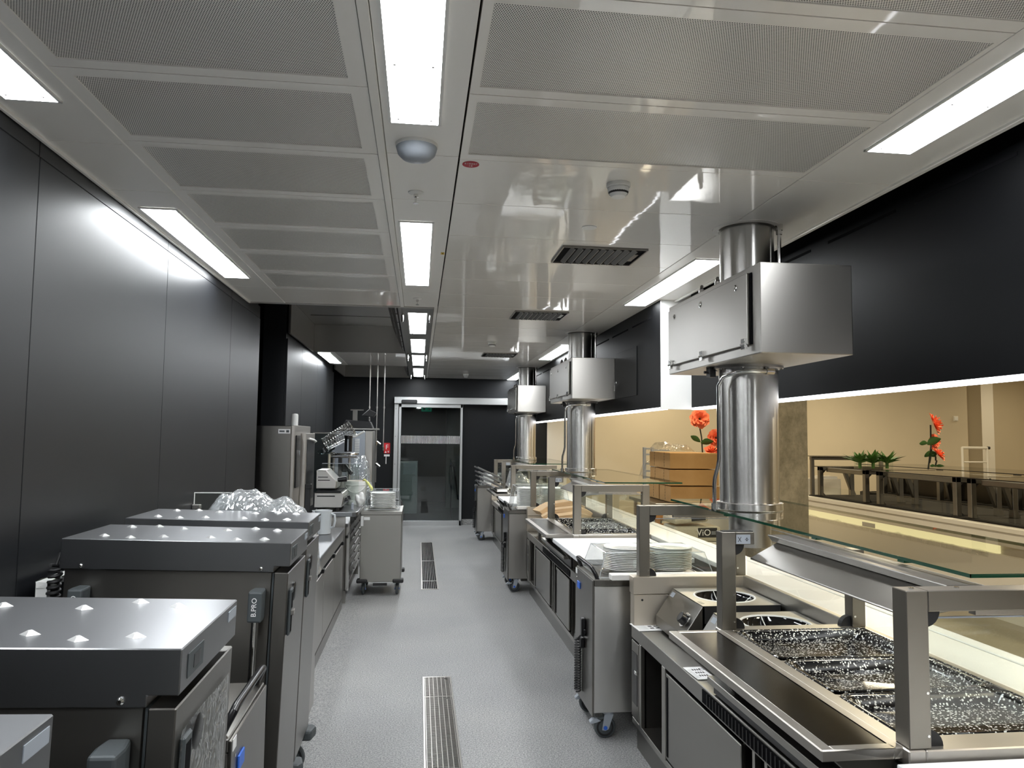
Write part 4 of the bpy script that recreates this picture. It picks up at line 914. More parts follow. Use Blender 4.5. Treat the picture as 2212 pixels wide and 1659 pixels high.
# white slabs over the trolley bays
def bay_slab(name, label, y0, y1, x0, z=.868, cat='shelf'):
    return tag(obj(name, B().box(x0, 1.735, y0, y1, z-.03, z), 'board', None, .004, 2), label, cat)
bay_slab('white_slab', 'white cantilevered slab in the bottom right corner of the photo', .75, 1.685, 1.12)
bay_slab('white_slab', 'wide white slab behind the plates on the near right trolley', 4.61, 5.575, 1.0)
bay_slab('white_slab', 'white slab in the gap beyond the second plate trolley', 8.45, 9.47, 1.0)
for y, s in ((3.972, 'first'), (7.872, 'second'), (11.772, 'third')):
    tag(obj('slab_strip', B().box(1.035, 1.735, y, y+.07, .858, .888), 'shelf', None, .003), 'narrow white strip at the far end of the %s steel counter' % s, 'shelf')
# ------------------------------------------------------------------ sneeze guards
ZG = 1.26
def guard(k):
    o = PM*k; Y = lambda y: y+o
    t = thing('sneeze_guard', {0: 'nearest glass sneeze guard on square steel posts', 1: 'second glass sneeze guard, around the second steel duct', 2: 'farthest glass sneeze guard, around the third steel duct'}[k], 'sneeze guard', (1.45, Y(2.84), .89))
    def quarter(x, y, z, sx, sz, r=.040):
        P = [(x, z)]+[(x+sx*r*math.cos(a), z+sz*r*math.sin(a)) for a in [PI/2*i/6 for i in range(7)]]
        obj('corner_bracket', B().prism(P, 'y', y-.013, y+.013), 'gasket', t)
    w_ = .0275
    for i, y in enumerate((1.73, 2.84, 3.935)):
        y = Y(y)
        obj('front_post', B().box(1.167, 1.224, y-w_, y+w_, .89, ZG), 'post', t, .002)
        for z in (.92, 1.02): obj('screw', B().cyl((1.216, y-w_-.002, z), (1.216, y-w_, z), .0035, n=8), 'chrome', t)
        quarter(1.224, y, .89, 1, 1); quarter(1.224, y, 1.21, 1, -1)
        zt = ZG if i != 1 else 1.19
        obj('back_post', B().box(1.70, 1.755, y-w_, y+w_, .89, zt), 'post', t, .002)
        for z in (.93, 1.06): obj('screw', B().cyl((1.71, y-w_-.002, z), (1.71, y-w_, z), .0045, n=8), 'chrome', t)
        quarter(1.70, y, .89, -1, 1)
        if i == 1:
            obj('arm', B().box(1.224, 1.30, y-w_, y+w_, 1.212, ZG), 'post', t, .002)
            obj('arm_channel', B().box(1.18, 1.30, y-w_+.012, y+w_-.012, ZG, ZG+.003), 'gasket', t)
            st = obj('sticker', B().box(1.226, 1.283, y-w_-.001, y-w_, 1.215, 1.250), 'lightgreyplastic', t, label='pale sticker with a crossed-out pictogram')
            c = (1.2395, y-w_-.0015, 1.232)
            b = B()
            for s in (-1, 1): b.prism([(c[0]-.007, c[2]-s*.009), (c[0]-.0055, c[2]-s*.010), (c[0]+.007, c[2]+s*.009), (c[0]+.0055, c[2]+s*.010)], 'y', c[1], c[1]+.0005)
            b.box(c[0]+.022, c[0]+.036, c[1], c[1]+.0005, c[2]-.001, c[2]+.001).box(c[0]+.026, c[0]+.032, c[1], c[1]+.0005, c[2]+.003, c[2]+.006).box(c[0]+.026, c[0]+.032, c[1], c[1]+.0005, c[2]-.006, c[2]-.003)
            obj('pictogram', b, 'ink', st)
        else:
            obj('arm', B().box(1.224, 1.70, y-w_, y+w_, 1.21, ZG), 'post', t, .002)
            for x in (1.20, 1.32, 1.56): obj('screw', B().cyl((x, y, ZG), (x, y, ZG+.003), .006, n=10), 'chrome', t)
            obj('led_bar', B().box(1.36, 1.66, y-.012, y+.012, 1.196, 1.21), 'steel_warm', t)
            for j in range(7): obj('led_chip', B().box(1.39+.035*j, 1.405+.035*j, y-.006, y+.006, 1.1945, 1.196), 'gasket', t)
            obj('side_pane', B().box(1.23, 1.70, y-.003, y+.003, .93, 1.19), 'glass', t)
            obj('pane_edge', B().box(1.23, 1.70, y-.0035, y+.0035, 1.188, 1.1915), 'lightgreyplastic', t)
    # glass shelf on top
    x0, x1, y0, y1 = 1.437, 2.06, Y(1.83), Y(4.19); z0, z1 = ZG+.004, ZG+.014
    obj('glass_top', B().add([(x0, y0, z1), (x1, y0, z1), (x1, y1, z1), (x0, y1, z1)], [(0, 1, 2, 3)]), 'glass', t)
    e = B().box(x0, x0+.002, y0, y1, z0, z1).box(x0, x1, y0, y0+.002, z0, z1).box(x1-.002, x1, y0, y1, z0, z1).box(x0, x1, y1-.002, y1, z0, z1)
    obj('glass_edge', e, 'glass_edge', t)
    for y in (2.1, 2.6, 3.4): obj('glass_clip', B().box(x0-.002, x0+.025, Y(y), Y(y)+.03, z0-.006, z0), 'glass_edge', t)
    for a, c in ((1.76, 2.81), (2.87, 3.9)):
        obj('front_pane', B().add([(1.758, Y(a), .895), (1.758, Y(c), .895), (1.758, Y(c), 1.17), (1.758, Y(a), 1.17)], [(0, 1, 2, 3)]), 'glass', t)
        obj('pane_edge', B().box(1.7565, 1.7595, Y(a), Y(c), 1.17, 1.173), 'lightgreyplastic', t)
    # heat lamp bridge
    lp = obj('lamp_bridge', B().prism([(1.345, 1.252), (1.45, 1.252), (1.45, 1.232), (1.365, 1.225)], 'y', Y(1.80), Y(2.80)), 'steel_dark', t, .003)
    obj('reflector', B().prism([(1.372, 1.226), (1.262, 1.168), (1.262, 1.162), (1.445, 1.190), (1.445, 1.23)], 'y', Y(1.83), Y(2.77)), 'steel', lp, .002)
    obj('lamp_strip', B().box(1.36, 1.40, Y(1.88), Y(2.72), 1.171, 1.1735), 'lightgreyplastic', lp)
    return t
for k in range(3): guard(k)
# ------------------------------------------------------------------ extraction columns with valve boxes
def column(k):
    yc = 3.56+PM*k; xc = 1.622
    t = thing('extraction_duct', {0: 'nearest round steel duct with valve box, full height to the ceiling', 1: 'second round steel duct with valve box', 2: 'farthest round steel duct with bright valve box'}[k], 'duct', (xc, yc, ZG))
    C = lambda z0, z1, r, m, nm, bev=0: obj(nm, B().cyl((xc, yc, z0), (xc, yc, z1), r, n=56), m, t, bev)
    C(ZG+.016, 1.98, .142, 'tube', 'lower_duct'); C(ZG+.016, ZG+.052, .158, 'tube', 'foot_collar', .003); C(1.968, 1.98, .168, 'steel', 'duct_flange')
    C(2.36, ZC, .131, 'tube', 'upper_duct'); C(ZC-.004, ZC, .168, 'ceil_matt', 'ceiling_rosette'); C(ZC-.012, ZC-.004, .138, 'steel_dark', 'ceiling_collar')
    C(1.1, ZG, .10, 'steel', 'under_glass_duct')
    for a in range(8): obj('flange_bolt', B().cyl((xc+.156*math.cos(a*PI/4+.2), yc+.156*math.sin(a*PI/4+.2), 1.96), (xc+.156*math.cos(a*PI/4+.2), yc+.156*math.sin(a*PI/4+.2), 1.968), .006, n=8), 'chrome', t)
    x0, x1, y0, y1, z0, z1 = 1.405, 1.818, yc-.60, yc+.555, 1.98, 2.365
    bx = obj('valve_box', B().box(x0, x1, y0, y1, z0, z1), 'steel_dark' if k == 2 and False else 'steel', t, .004, 2)
    dr = obj('box_door', B().box(x0-.018, x0-.001, y0+.09, y1-.04, z0+.045, z1-.03), 'steel', bx, .002)
    obj('door_shadow_gap', B().box(x0-.004, x0+.0005, y0+.075, y0+.09, z0+.045, z1-.03), 'void', bx)
    for y in (y0+.20, (y0+y1)/2+.05, y1-.14):
        obj('latch', B().lathe((0, 0, 0), [(.014, 0), (.014, .003), (.008, .004), (.007, .002), (.001, .002)], 18).xf(Matrix.Translation((x0-.018, y, z1-.075)) @ Matrix.Rotation(-PI/2, 4, 'Y')), 'chrome', dr)
    for y in (y0+.11, (y0+y1)/2+.02, y1-.09):
        obj('hinge', B().box(x0-.030, x0-.016, y-.018, y+.018, z0+.025, z0+.045).box(x0-.030, x0-.016, y-.018, y+.018, z0+.050, z0+.072).cyl((x0-.028, y-.022, z0+.0475), (x0-.028, y+.022, z0+.0475), .0055, n=8), 'chrome', bx, .001)
    obj('vent_stub', B().box(x0+.04, x0+.07, yc+.05, yc+.10, z0-.05, z0).cyl((x0+.02, yc+.08, z0-.025), (x0+.04, yc+.08, z0-.025), .007, n=8), 'gasket', t)
    for y in (yc-.05, yc+.16): obj('cable_gland', B().cyl((x0+.04, y, z1), (x0+.04, y, z1+.03), .014, n=10).tube([(x0+.04, y, z1+.03), (x0+.05, y+.02, z1+.05), (x0+.06, y+.05, z1+.04)], .009, 8), 'steel_dark', t)
    # conduits
    px, py = xc-.175, yc-.05
    cd = obj('conduit', B().tube([(xc+.02, yc-.155, 1.945), (xc-.06, yc-.16, 1.945), (xc-.12, yc-.13, 1.94), (px+.012, py-.03, 1.92), (px, py, 1.88), (px, py, 1.52), (px-.005, py, 1.49), (px-.022, py, 1.43), (px-.025, py, 1.40), (px-.025, py, ZG+.02)], .0095, 12), 'chrome', t)
    obj('union', B().cyl((xc+.02, yc-.155, 1.945), (xc+.06, yc-.15, 1.945), .015, n=12), 'chrome', cd); obj('foot_union', B().cyl((px-.025, py, ZG+.02), (px-.025, py, ZG+.05), .016, n=8).cyl((px-.025, py, ZG+.014), (px-.025, py, ZG+.022), .028, n=14), 'chrome', cd)
    qx, qy = xc+.135, yc-.10
    obj('conduit', B().tube([(qx, qy, z1), (qx-.004, qy, z1+.03), (qx-.012, qy, z1+.06), (qx-.012, qy, ZC)], .0095, 12).cyl((qx-.012, qy, ZC-.03), (qx-.012, qy, ZC), .018, n=10).cyl((qx-.012, qy, ZC-.05), (qx-.012, qy, ZC-.03), .015, n=6), 'chrome', t)
    return t
for k in range(3): column(k)
# ------------------------------------------------------------------ induction hobs in the near well
def hob(y0, label):
    x0, xm, x1, y1, z1 = 1.245, 1.335, 1.725, y0+.42, .835
    t = thing('round_hob', label, 'hob', ((x0+x1)/2, y0+.21, .636))
    obj('body', B().prism([(x0, .645), (x0, .70), (xm, z1-.003), (xm+.012, z1-.003), (xm+.012, z1-.08), (x1, z1-.08), (x1, .645)], 'y', y0, y1), 'steel_dark', t, .002)
    obj('side_wall', B().box(xm, x1, y0, y0+.004, .66, z1-.001), 'gasket', t); obj('side_wall', B().box(xm, x1, y1-.004, y1, .66, z1-.001), 'steel_dark', t); obj('side_wall', B().box(x1-.004, x1, y0, y1, .66, z1-.001), 'steel_dark', t)
    c = (1.53, y0+.21, z1); n = 48; r = .146; inn = []; out = []
    for k in range(n):
        a = 2*PI*k/n; cx_, sy_ = math.cos(a), math.sin(a)
        tx = min(((x1-c[0]) if cx_ > 0 else (c[0]-xm-.002))/max(1e-6, abs(cx_)), .21/max(1e-6, abs(sy_)))
        inn.append((c[0]+r*cx_, c[1]+r*sy_, z1)); out.append((c[0]+tx*cx_, c[1]+tx*sy_, z1))
    for (qx, qy) in ((x1, y0), (x1, y1), (xm+.002, y0), (xm+.002, y1)):
        k = min(range(n), key=lambda k_: (out[k_][0]-qx)**2+(out[k_][1]-qy)**2); out[k] = (qx, qy, z1)
    obj('top_plate', B().add(inn+out, [(k, (k+1) % n, n+(k+1) % n, n+k) for k in range(n)]), 'steel_warm', t)
    obj('glass_bowl', B().lathe(c, [(.147, -.001), (.142, -.012), (.12, -.035), (.08, -.056), (.04, -.065), (.001, -.067)], 48), 'hobglass', t)
    obj('rim_ring', B().lathe(c, [(.152, .0003), (.150, .0028), (.144, .0028), (.142, -.003)], 48), 'white', t)
    arc = lambda ax_: [(c[0]+(u if ax_ else 0), c[1]+(0 if ax_ else u), z1-.064+.062*abs(u/.142)**2.2) for u in [-.14+.02*k for k in range(15)]]
    obj('cross_highlight', B().tube(arc(False), .0022, 5).tube(arc(True), .0022, 5), 'white', t)  # white tubes draw the cross-shaped reflection in the black glass
    nx, nz = -(z1-.704), (xm-x0); L_ = math.hypot(nx, nz); nx /= L_; nz /= L_
    mx_, mz_ = x0+.40*(xm-x0), .70+.40*(z1-.704)
    obj('knob', B().cyl((mx_, y0+.09, mz_), (mx_+nx*.03, y0+.09, mz_+nz*.032), .030, .025, n=20), 'blackplastic', t, .002)
    obj('knob_dial', B().cyl((mx_, y0+.09, mz_), (mx_+nx*.003, y0+.09, mz_+nz*.003), .038, n=24), 'chrome', t)
    obj('badge', B().add([(xm-.006+nx*.002, y1-.07, z1-.012), (xm-.006+nx*.002, y1-.02, z1-.012), (xm-.02+nx*.002, y1-.02, z1-.034), (xm-.02+nx*.002, y1-.07, z1-.034)], [(0, 1, 2, 3)]), 'lightgreyplastic', t)
    obj('type_plate', B().box(xm+.012, xm+.03, y0+.05, y0+.10, z1, z1+.0008), 'steel_dark', t)
    return t
hob(3.45, 'round induction wok hob with control knob, next to the steel end panel')
hob(2.90, 'round induction wok hob half hidden behind the speckled trays')
# speckled trays
def tray(k, y0, y1, label):
    o = PM*k; x0, x1 = 1.208, 1.732; y0 += o; y1 += o
    t = thing('enamel_tray', label, 'tray', ((x0+x1)/2, (y0+y1)/2, .853), 'black speckled enamel trays')
    rings = [(0, .889), (.012, .890), (.020, .886), (.034, .862), (.05, .8585)]
    vs = []; n = 0
    for d_, z in rings:
        for (px, py, sx, sy) in ((x0, y0, 1, 1), (x1, y0, -1, 1), (x1, y1, -1, -1), (x0, y1, 1, -1)):
            r = .03
            for i in range(5):
                a = PI/2*i/4
                an = {(1, 1): PI, (-1, 1): 1.5*PI, (-1, -1): 0, (1, -1): .5*PI}[(sx, sy)]+a
                vs.append((px+sx*(d_+r)+r*math.cos(an), py+sy*(d_+r)+r*math.sin(an), z))
    m_ = 20; fs = [(i*m_+j, i*m_+(j+1) % m_, (i+1)*m_+(j+1) % m_, (i+1)*m_+j) for i in range(len(rings)-1) for j in range(m_)]
    fs.append(tuple(range(4*m_, 5*m_)))
    o_ = obj('shell', B().add(vs, fs, 0, True), 'speckle', t)
    obj('rolled_edge', B().tube([vs[i] for i in range(m_)]+[vs[0]], .0035, 6), 'speckle', t)
    return t
for k, s in ((0, 'near counter'), (1, 'second counter')):
    tray(k, 2.44, 2.797, 'black enamel tray with white speckles, farthest of three on the '+s)
    tray(k, 2.108, 2.416, 'black enamel tray with white speckles, middle of three on the '+s)
    tray(k, 1.785, 2.084, 'black enamel tray with white speckles, nearest of three on the '+s)
# instruction sheets
def sheet(loc, rz, w_, h_, label, rows):
    t = thing('instruction_sheet', label, 'paper sheet', (0, 0, 0))
    obj('paper', B().box(-w_/2, w_/2, -h_/2, h_/2, 0, .0025), 'paper', t)
    b = B(); z = .0026
    for r in range(rows):
        for c in range(4):
            x = -w_*.18+c*w_*.13; y = -h_*.28+r*h_*.24; b.box(x, x+w_*.085, y, y+h_*.12, z-.0005, z)
    obj('pictograms', b, 'ink', t)
    b = B()
    for i in range(7): b.box(-w_*.45, -w_*.24, -h_*.35+i*h_*.1, -h_*.335+i*h_*.1, z-.0005, z)
    for i in range(5): b.box(w_*.30, w_*.44, -h_*.30+i*h_*.08, -h_*.29+i*h_*.08, z-.0005, z)
    obj('text_lines', b, 'greyplastic', t)
    obj('round_mark', B().tube([(w_*.36+.012*math.cos(2*PI*i/16), h_*.28+.012*math.sin(2*PI*i/16), z) for i in range(17)], .0012, 4), 'ink', t)
    t.location = loc; t.rotation_euler = (0, 0, rz)
    return t
sheet((1.245, 3.875, .637), .04, .235, .155, 'white instruction sheet with pictograms below the steel end panel', 3)
sheet((1.185, 3.105, .637), 0.05, .08, .16, 'white instruction sheet half under the dark tray rail', 3)
# trolleys, plates, covers
T = [(.957, 4.285, 'nearest steel plate trolley on the right with coiled plug cable'), (.945, 8.105, 'second steel plate trolley on the right with coiled plug cable'), (.915, 12.0, 'farthest steel plate trolley on the right by the end wall')]
for i, (x, y, s) in enumerate(T): plate_trolley(s, (x, y, 0), 0, True, sheet='steel_lit' if i == 0 else 'steel')
for i, (x, s) in enumerate(((.957, 'near right trolley'), (.945, 'second right trolley'))):
    y = T[i][1]
    for c, q in ((.24, 'left'), (.50, 'right')):
        plates(x+c, y, .8535, 13 if i == 0 else 16, 'white %s in the '+q+' stack on the '+s, '%s stack on the %s' % (q, s), pitch=.0097 if i == 0 else .0128)
plates(.915+.24, 12.0, .853, 11, 'white %s of the stack on the farthest right trolley', 'plates on the farthest right trolley')
plate_cover('clear plastic cover over two plate stacks on the near right trolley', .99, 1.645, 4.07, 4.50, .853, .985)
plate_cover('clear plastic cover over two tall plate stacks on the second right trolley', .99, 1.62, 7.95, 8.31, .853, 1.09)
plate_cover('clear plastic cover over the plates on the farthest right trolley', .97, 1.36, 11.84, 12.17, .853, 1.03)
# plastic bag hanging behind the near trolley
film_blob('plastic_bag', 1.02, 1.125, 4.62, 4.9, .30, pr([(0, .02), (.3, .40), (.7, .44), (1, .0)]), 'clear plastic bag hanging behind the near right trolley', 21, .02, 'film_thin', 14, 12)
# kraft cartons on the second counter
def carton(loc, rz, L_, W_, H_, label, tilt=0):
    t = thing('folded_carton', label, 'carton', (0, 0, 0), 'folded kraft cartons')
    obj('body', B().prism([(-L_/2, 0), (L_/2, 0), (L_/2+.03, H_*.55), (L_/2-.03, H_), (-L_/2+.05, H_), (-L_/2-.04, H_*.5)], 'y', -W_/2, W_/2), 'kraft', t, .003)
    obj('fold_flap', B().prism([(-L_/2+.05, H_), (L_/2-.03, H_), (L_/2-.12, H_+.03), (-L_/2+.10, H_+.02)], 'y', -W_/2+.01, W_/2-.01), 'kraft', t, .002)
    t.location = loc; t.rotation_euler = (0, tilt, rz)
for i, (x, y, rz, s) in enumerate(((1.40, 6.95, .1, 'lying nearest'), (1.43, 7.18, -.12, 'in the middle'), (1.40, 7.43, .2, 'lying farthest'))):
    carton((x, y, .80+.035*i), rz, .42, .2, .085, 'brown kraft carton on the second counter, '+s, -.07)
tag(obj('carton_rack', B().box(1.17, 1.7, 6.85, 7.6, .77, .79).box(1.2, 1.23, 6.9, 6.93, .635, .77).box(1.62, 1.65, 6.9, 6.93, .635, .77).box(1.2, 1.23, 7.5, 7.53, .635, .77).box(1.62, 1.65, 7.5, 7.53, .635, .77), 'steel', None, .003), 'steel rack holding the brown kraft cartons on the second counter', 'rack')
# bag and papers on the farthest counter
film_blob('plastic_bag', 1.2, 1.68, 10.15, 10.55, .895, pr([(0, .05), (.15, .28), (.4, .22), (.7, .12), (1, .02)]), 'white crumpled plastic bag on the farthest counter', 31, .03, 'film', 22, 12)
for i in range(4):
    o = obj('sheet_pan', B().box(-.22, .16, -.14, .14, 0, .006).box(-.22, .16, -.14, -.13, .006, .02).box(-.22, .16, .13, .14, .006, .02), 'steel_top', None, .001)
    o.location = (.99, 10.18+.12*i, .93+.055*i); o.rotation_euler = (0, .42, .1)
    tag(o, '%s of four steel sheets leaning out over the farthest counter edge' % ('nearest', 'second', 'third', 'farthest')[i], 'tray', 'leaning steel sheets')
o = tag(obj('metal_box', B().box(1.0, 1.16, 9.7, 10.0, .896, .95), 'chrome', None, .01), 'small shiny metal box below the leaning steel sheets', 'box')
# ================================================================== DINING HALL
# concrete pillar is structure; far buffet line mirrored
def buffet(i, y0, y1, label):
    x0, x1 = 5.45, 6.35; zt, zg = .86, 1.262
    t = thing('buffet_guard', label, 'sneeze guard', ((x0+x1)/2, (y0+y1)/2, zt), 'glass guards on the far buffet')
    for y in (y0+.03, y1-.03):
        for x in (x0, x1-.45):
            obj('post', B().box(x, x+.055, y-.03, y+.03, zt, zg-.008), 'steel_dark', t, .003)
        obj('arm', B().box(x0, x1-.40, y-.03, y+.03, zg-.06, zg-.008), 'steel_dark', t, .003)
        for (a, z, s) in ((x0+.055, zg-.06, -1), (x0+.055, zt, 1)):
            obj('corner_bracket', B().prism([(a, z), (a+.045, z), (a, z+s*.045)], 'y', y-.012, y+.012), 'gasket', t)
        obj('slanted_leg', B().prism([(x1-.42, zt), (x1-.36, zt), (x1-.50, zg-.06), (x1-.55, zg-.06)], 'y', y-.02, y+.02), 'steel_dark', t)
    obj('glass_top', B().add([(x0-.02, y0-.05, zg), (x1, y0-.05, zg), (x1, y1+.05, zg), (x0-.02, y1+.05, zg)], [(0, 1, 2, 3)]), 'glass', t)
    obj('glass_edge', B().box(x0-.025, x0-.018, y0-.05, y1+.05, zg-.01, zg).box(x0-.02, x1, y0-.055, y0-.05, zg-.01, zg), 'grille', t)
    obj('front_pane', B().add([(x0+.01, y0, zt), (x0+.01, y1, zt), (x0+.01, y1, zt+.13), (x0+.01, y0, zt+.13)], [(0, 1, 2, 3)]), 'glass', t)
    obj('lamp_bar', B().box(x0+.06, x0+.13, y0+.12, y1-.12, zg-.075, zg-.02), 'steel_dark', t, .004)
buffet(0, 8.68, 9.80, 'glass guard at the far end of the distant buffet, carrying green plants')
buffet(1, 7.10, 8.46, 'middle glass guard of the distant buffet, beneath the coral flowers')
buffet(2, 5.5, 6.95, 'glass guard of the distant buffet at the right edge of the photo')
t = thing('buffet_counter', 'distant pale buffet counter with a yellow lit recess along its front', 'counter', (5.9, 8, 0))
obj('worktop', B().box(5.40, 6.5, 5.0, 9.95, .82, .858), 'darkmat', t, .004)
for a_, c_ in ((8.8, 9.7), (7.2, 8.36), (5.6, 6.85)): obj('well', B().box(5.55, 6.3, a_, c_, .858, .861), 'darkmat', t)
obj('edge_strip', B().box(5.28, 5.40, 5.0, 9.95, .80, .845), 'beige_white', t, .004)
obj('front_panel', B().box(5.30, 5.36, 5.0, 9.95, .672, .80), 'beige_white', t)
obj('lit_recess', B().box(5.352, 5.38, 6.45, 9.9, .585, .672), 'yellow_glow', t)
obj('lower_panel', B().box(5.30, 5.36, 5.0, 9.95, 0, .585), 'beige_white', t)
obj('carcass', B().box(5.38, 6.5, 5.0, 9.95, 0, .82), 'beige_white', t)
obj('film_strip', B().add([(5.292+.01*math.sin(i*2.3+j), 6.5+.11*i, .545+.05*j*(1+.5*math.sin(i*1.7)*math.sin(i*.6))) for i in range(31) for j in range(2)], [(i*2, i*2+2, i*2+3, i*2+1) for i in range(30)]), 'film_thin', t)
obj('film_tape', B().box(5.285, 5.29, 8.25, 8.5, .60, .65), 'lightgreyplastic', t)
# second buffet row behind
t = thing('back_buffet', 'low steel frame of another buffet behind the green plants', 'buffet', (6.6, 10.6, .9))
obj('top_rail', B().box(6.05, 7.25, 11.05, 11.11, 1.31, 1.36), 'steel_dark', t, .003)
for x in (6.05, 7.2): obj('post', B().box(x, x+.05, 11.05, 11.1, .0, 1.31), 'steel_dark', t, .003)
obj('glass_top', B().box(6.0, 7.3, 10.95, 11.28, 1.365, 1.372), 'grille', t)
t = thing('rear_buffet_counter', 'dark steel buffet counter with empty wells behind the distant guards', 'counter', (7.3, 8.6, 0))
obj('carcass', B().box(6.75, 7.7, 6.4, 10.9, 0, .84), 'darkmat', t, .004)
for k in range(6): obj('well', B().box(6.8, 7.65, 6.45+.74*k, 7.12+.74*k, .84, .846), 'darkmat', t)
obj('back_panel', B().box(7.05, 7.08, 6.4, 10.9, .846, 1.15), 'slate', t)
for y in (6.6, 7.9, 9.2, 10.4):
    obj('post', B().box(6.8, 6.86, y-.03, y+.03, .84, 1.25), 'steel_dark', t, .003)
    obj('slanted_leg', B().prism([(6.95, .85), (7.02, .85), (6.93, 1.2), (6.88, 1.2)], 'y', y-.02, y+.02), 'steel_dark', t)
obj('beam', B().box(6.8, 6.88, 6.4, 10.9, 1.17, 1.22), 'steel_dark', t, .003)
obj('pan_rim', B().box(6.78, 6.80, 6.4, 10.9, .84, .8475), 'steel_dark', t)
obj('glass_top', B().add([(6.7, 6.4, 1.262), (7.7, 6.4, 1.262), (7.7, 10.9, 1.262), (6.7, 10.9, 1.262)], [(0, 1, 2, 3)]), 'glass', t)
obj('glass_edge', B().box(6.69, 6.7, 6.4, 10.9, 1.252, 1.262), 'grille', t)
t = thing('white_cabinet', 'low white cabinet beyond the far end of the distant buffet', 'cabinet', (6.6, 11.4, 0))
obj('body', B().box(6.05, 6.68, 11.3, 11.7, 0, 1.0), 'beige_white', t, .004)
for j in range(2): obj('drawer', B().box(6.07+.31*j, 6.36+.30*j, 11.285, 11.3, .62, .97), 'beige_white', t, .004)
obj('box_on_top', B().box(6.4, 6.65, 11.35, 11.6, 1.0, 1.04), 'white', t)
t = thing('towel_frame', 'white tubular metal frame standing before the recessed beige wall', 'frame', (9.0, 10.8, 0))
for x in (8.72, 9.16): obj('upright', B().cyl((x, 11.2, 0), (x, 11.2, 1.53), .02, n=10), 'beige_white', t)
for z in (.6, 1.29, 1.52): obj('cross_bar', B().cyl((8.72, 11.2, z), (9.16, 11.2, z), .013 if z < 1.5 else .022, n=10), 'beige_white', t)
obj('end_cap', B().cyl((9.16, 11.2, 1.52), (9.20, 11.2, 1.52), .026, n=12), 'gasket', t)
t = thing('wall_switch', 'small white light switch on the beige dining wall', 'switch', (9.23, 11.99, 2))
obj('plate', B().box(9.19, 9.28, 11.985, 12.0, 1.97, 2.06), 'beige_white', t, .006)
obj('rocker', B().box(9.205, 9.265, 11.978, 11.985, 1.985, 2.045), 'white', t, .004)
# plants on the buffet
def leafy(bm_, c, n, h, sp, seed):
    rnd = random.Random(seed)
    for i in range(n):
        a = 2*PI*i/n+rnd.uniform(-.4, .4); el = rnd.uniform(.4, 1.35); L_ = h*rnd.uniform(.7, 1.1)
        d_ = Vector((math.cos(a)*math.cos(el)*sp, math.sin(a)*math.cos(el)*sp, math.sin(el))); s_ = d_.cross(Vector((0, 0, 1)))
        s_ = s_.normalized() if s_.length > .01 else Vector((1, 0, 0))
        p = Vector(c); w_ = L_*.16
        q = [p, p+d_*L_*.45+s_*w_+Vector((0, 0, .01)), p+d_*L_*.45-s_*w_+Vector((0, 0, .01)), p+d_*L_-Vector((0, 0, L_*.10)), p+d_*L_*.5+Vector((0, 0, -.006))]
        bm_.add([tuple(x) for x in q], [(0, 1, 4), (0, 4, 2), (1, 3, 4), (4, 3, 2)])
    return bm_
for i, (x, y, s) in enumerate(((5.52, 8.9, 'left'), (5.66, 8.84, 'middle'), (5.86, 8.86, 'right'))):
    t = thing('potted_plant', 'leafy green plant in a glass cube on the distant buffet, %s of three' % s, 'plant', (x, y, 1.265), 'plants on the distant buffet')
    obj('glass_pot', B().box(x-.05, x+.05, y-.05, y+.05, 1.266, 1.36), 'glass', t)
    obj('foliage', leafy(B(), (x, y, 1.33), 26, .21, 1.25, 40+i), 'leaf2', t)
    obj('stems', B().cyl((x, y, 1.27), (x, y, 1.36), .02, n=8), 'leaf2', t)
def blossom(parent, c, r, face, seed, name='blossom'):
    rnd = random.Random(seed); f = Vector(face).normalized(); a = f.orthogonal().normalized(); bb = f.cross(a); C_ = Vector(c)
    fl = obj(name, B().add([tuple(C_-f*.01+a*.2*r*math.cos(2*PI*i/8)+bb*.2*r*math.sin(2*PI*i/8)) for i in range(8)], [tuple(range(8))]), 'petal', parent)
    for ring, (n, rr, lift) in enumerate(((7, 1.0, .10), (6, .82, .35), (5, .62, .75), (4, .40, 1.1))):
        for i in range(n):
            an = 2*PI*(i+.5*ring)/n+rnd.uniform(-.15, .15); vs = []
            for u in range(5):
                for v in range(5):
                    q, s_ = u/4, (v/4-.5)*2
                    wd = math.sin(min(1, q*1.15)*PI*.72)*.78*rr*r; ang = s_*.9
                    rad = rr*r*q*(1-.10*abs(s_)**2*(q > .7)+.05*math.sin(9*s_+i)*(q > .9))
                    d_ = a*math.cos(an)+bb*math.sin(an); e_ = -a*math.sin(an)+bb*math.cos(an)
                    h_ = r*lift*q**1.5*.55+.10*r*s_*s_*q+.03*r*math.sin(7*s_+3*i)*q
                    vs.append(tuple(C_+d_*rad*math.cos(.25*s_)+e_*s_*wd*.62+f*h_))
            obj('petal', B().add(vs, [(u*5+v, (u+1)*5+v, (u+1)*5+v+1, u*5+v+1) for u in range(4) for v in range(4)], 0, True), 'petal', fl)
    obj('flower_eye', B().cyl(tuple(C_+f*.02*r), tuple(C_+f*.30*r), .10*r, .05*r, n=10), 'stem', fl)
def leaf(parent, p, d, L_, w_):
    p, d = Vector(p), Vector(d).normalized(); s_ = d.cross(Vector((0, 1, .3))).normalized(); vs = []
    for i in range(6):
        q = i/5; ww = w_*math.sin(PI*min(.98, q*.9+.06))
        c = p+d*L_*q-Vector((0, 0, .12*L_*q*q)); n_ = s_.cross(d)
        vs += [tuple(c+s_*ww+n_*ww*.3), tuple(c), tuple(c-s_*ww+n_*ww*.3)]
    obj('leaf', B().add(vs, [(i*3+j, i*3+j+1, (i+1)*3+j+1, (i+1)*3+j) for i in range(5) for j in range(2)], 0, True), 'leaf', parent)
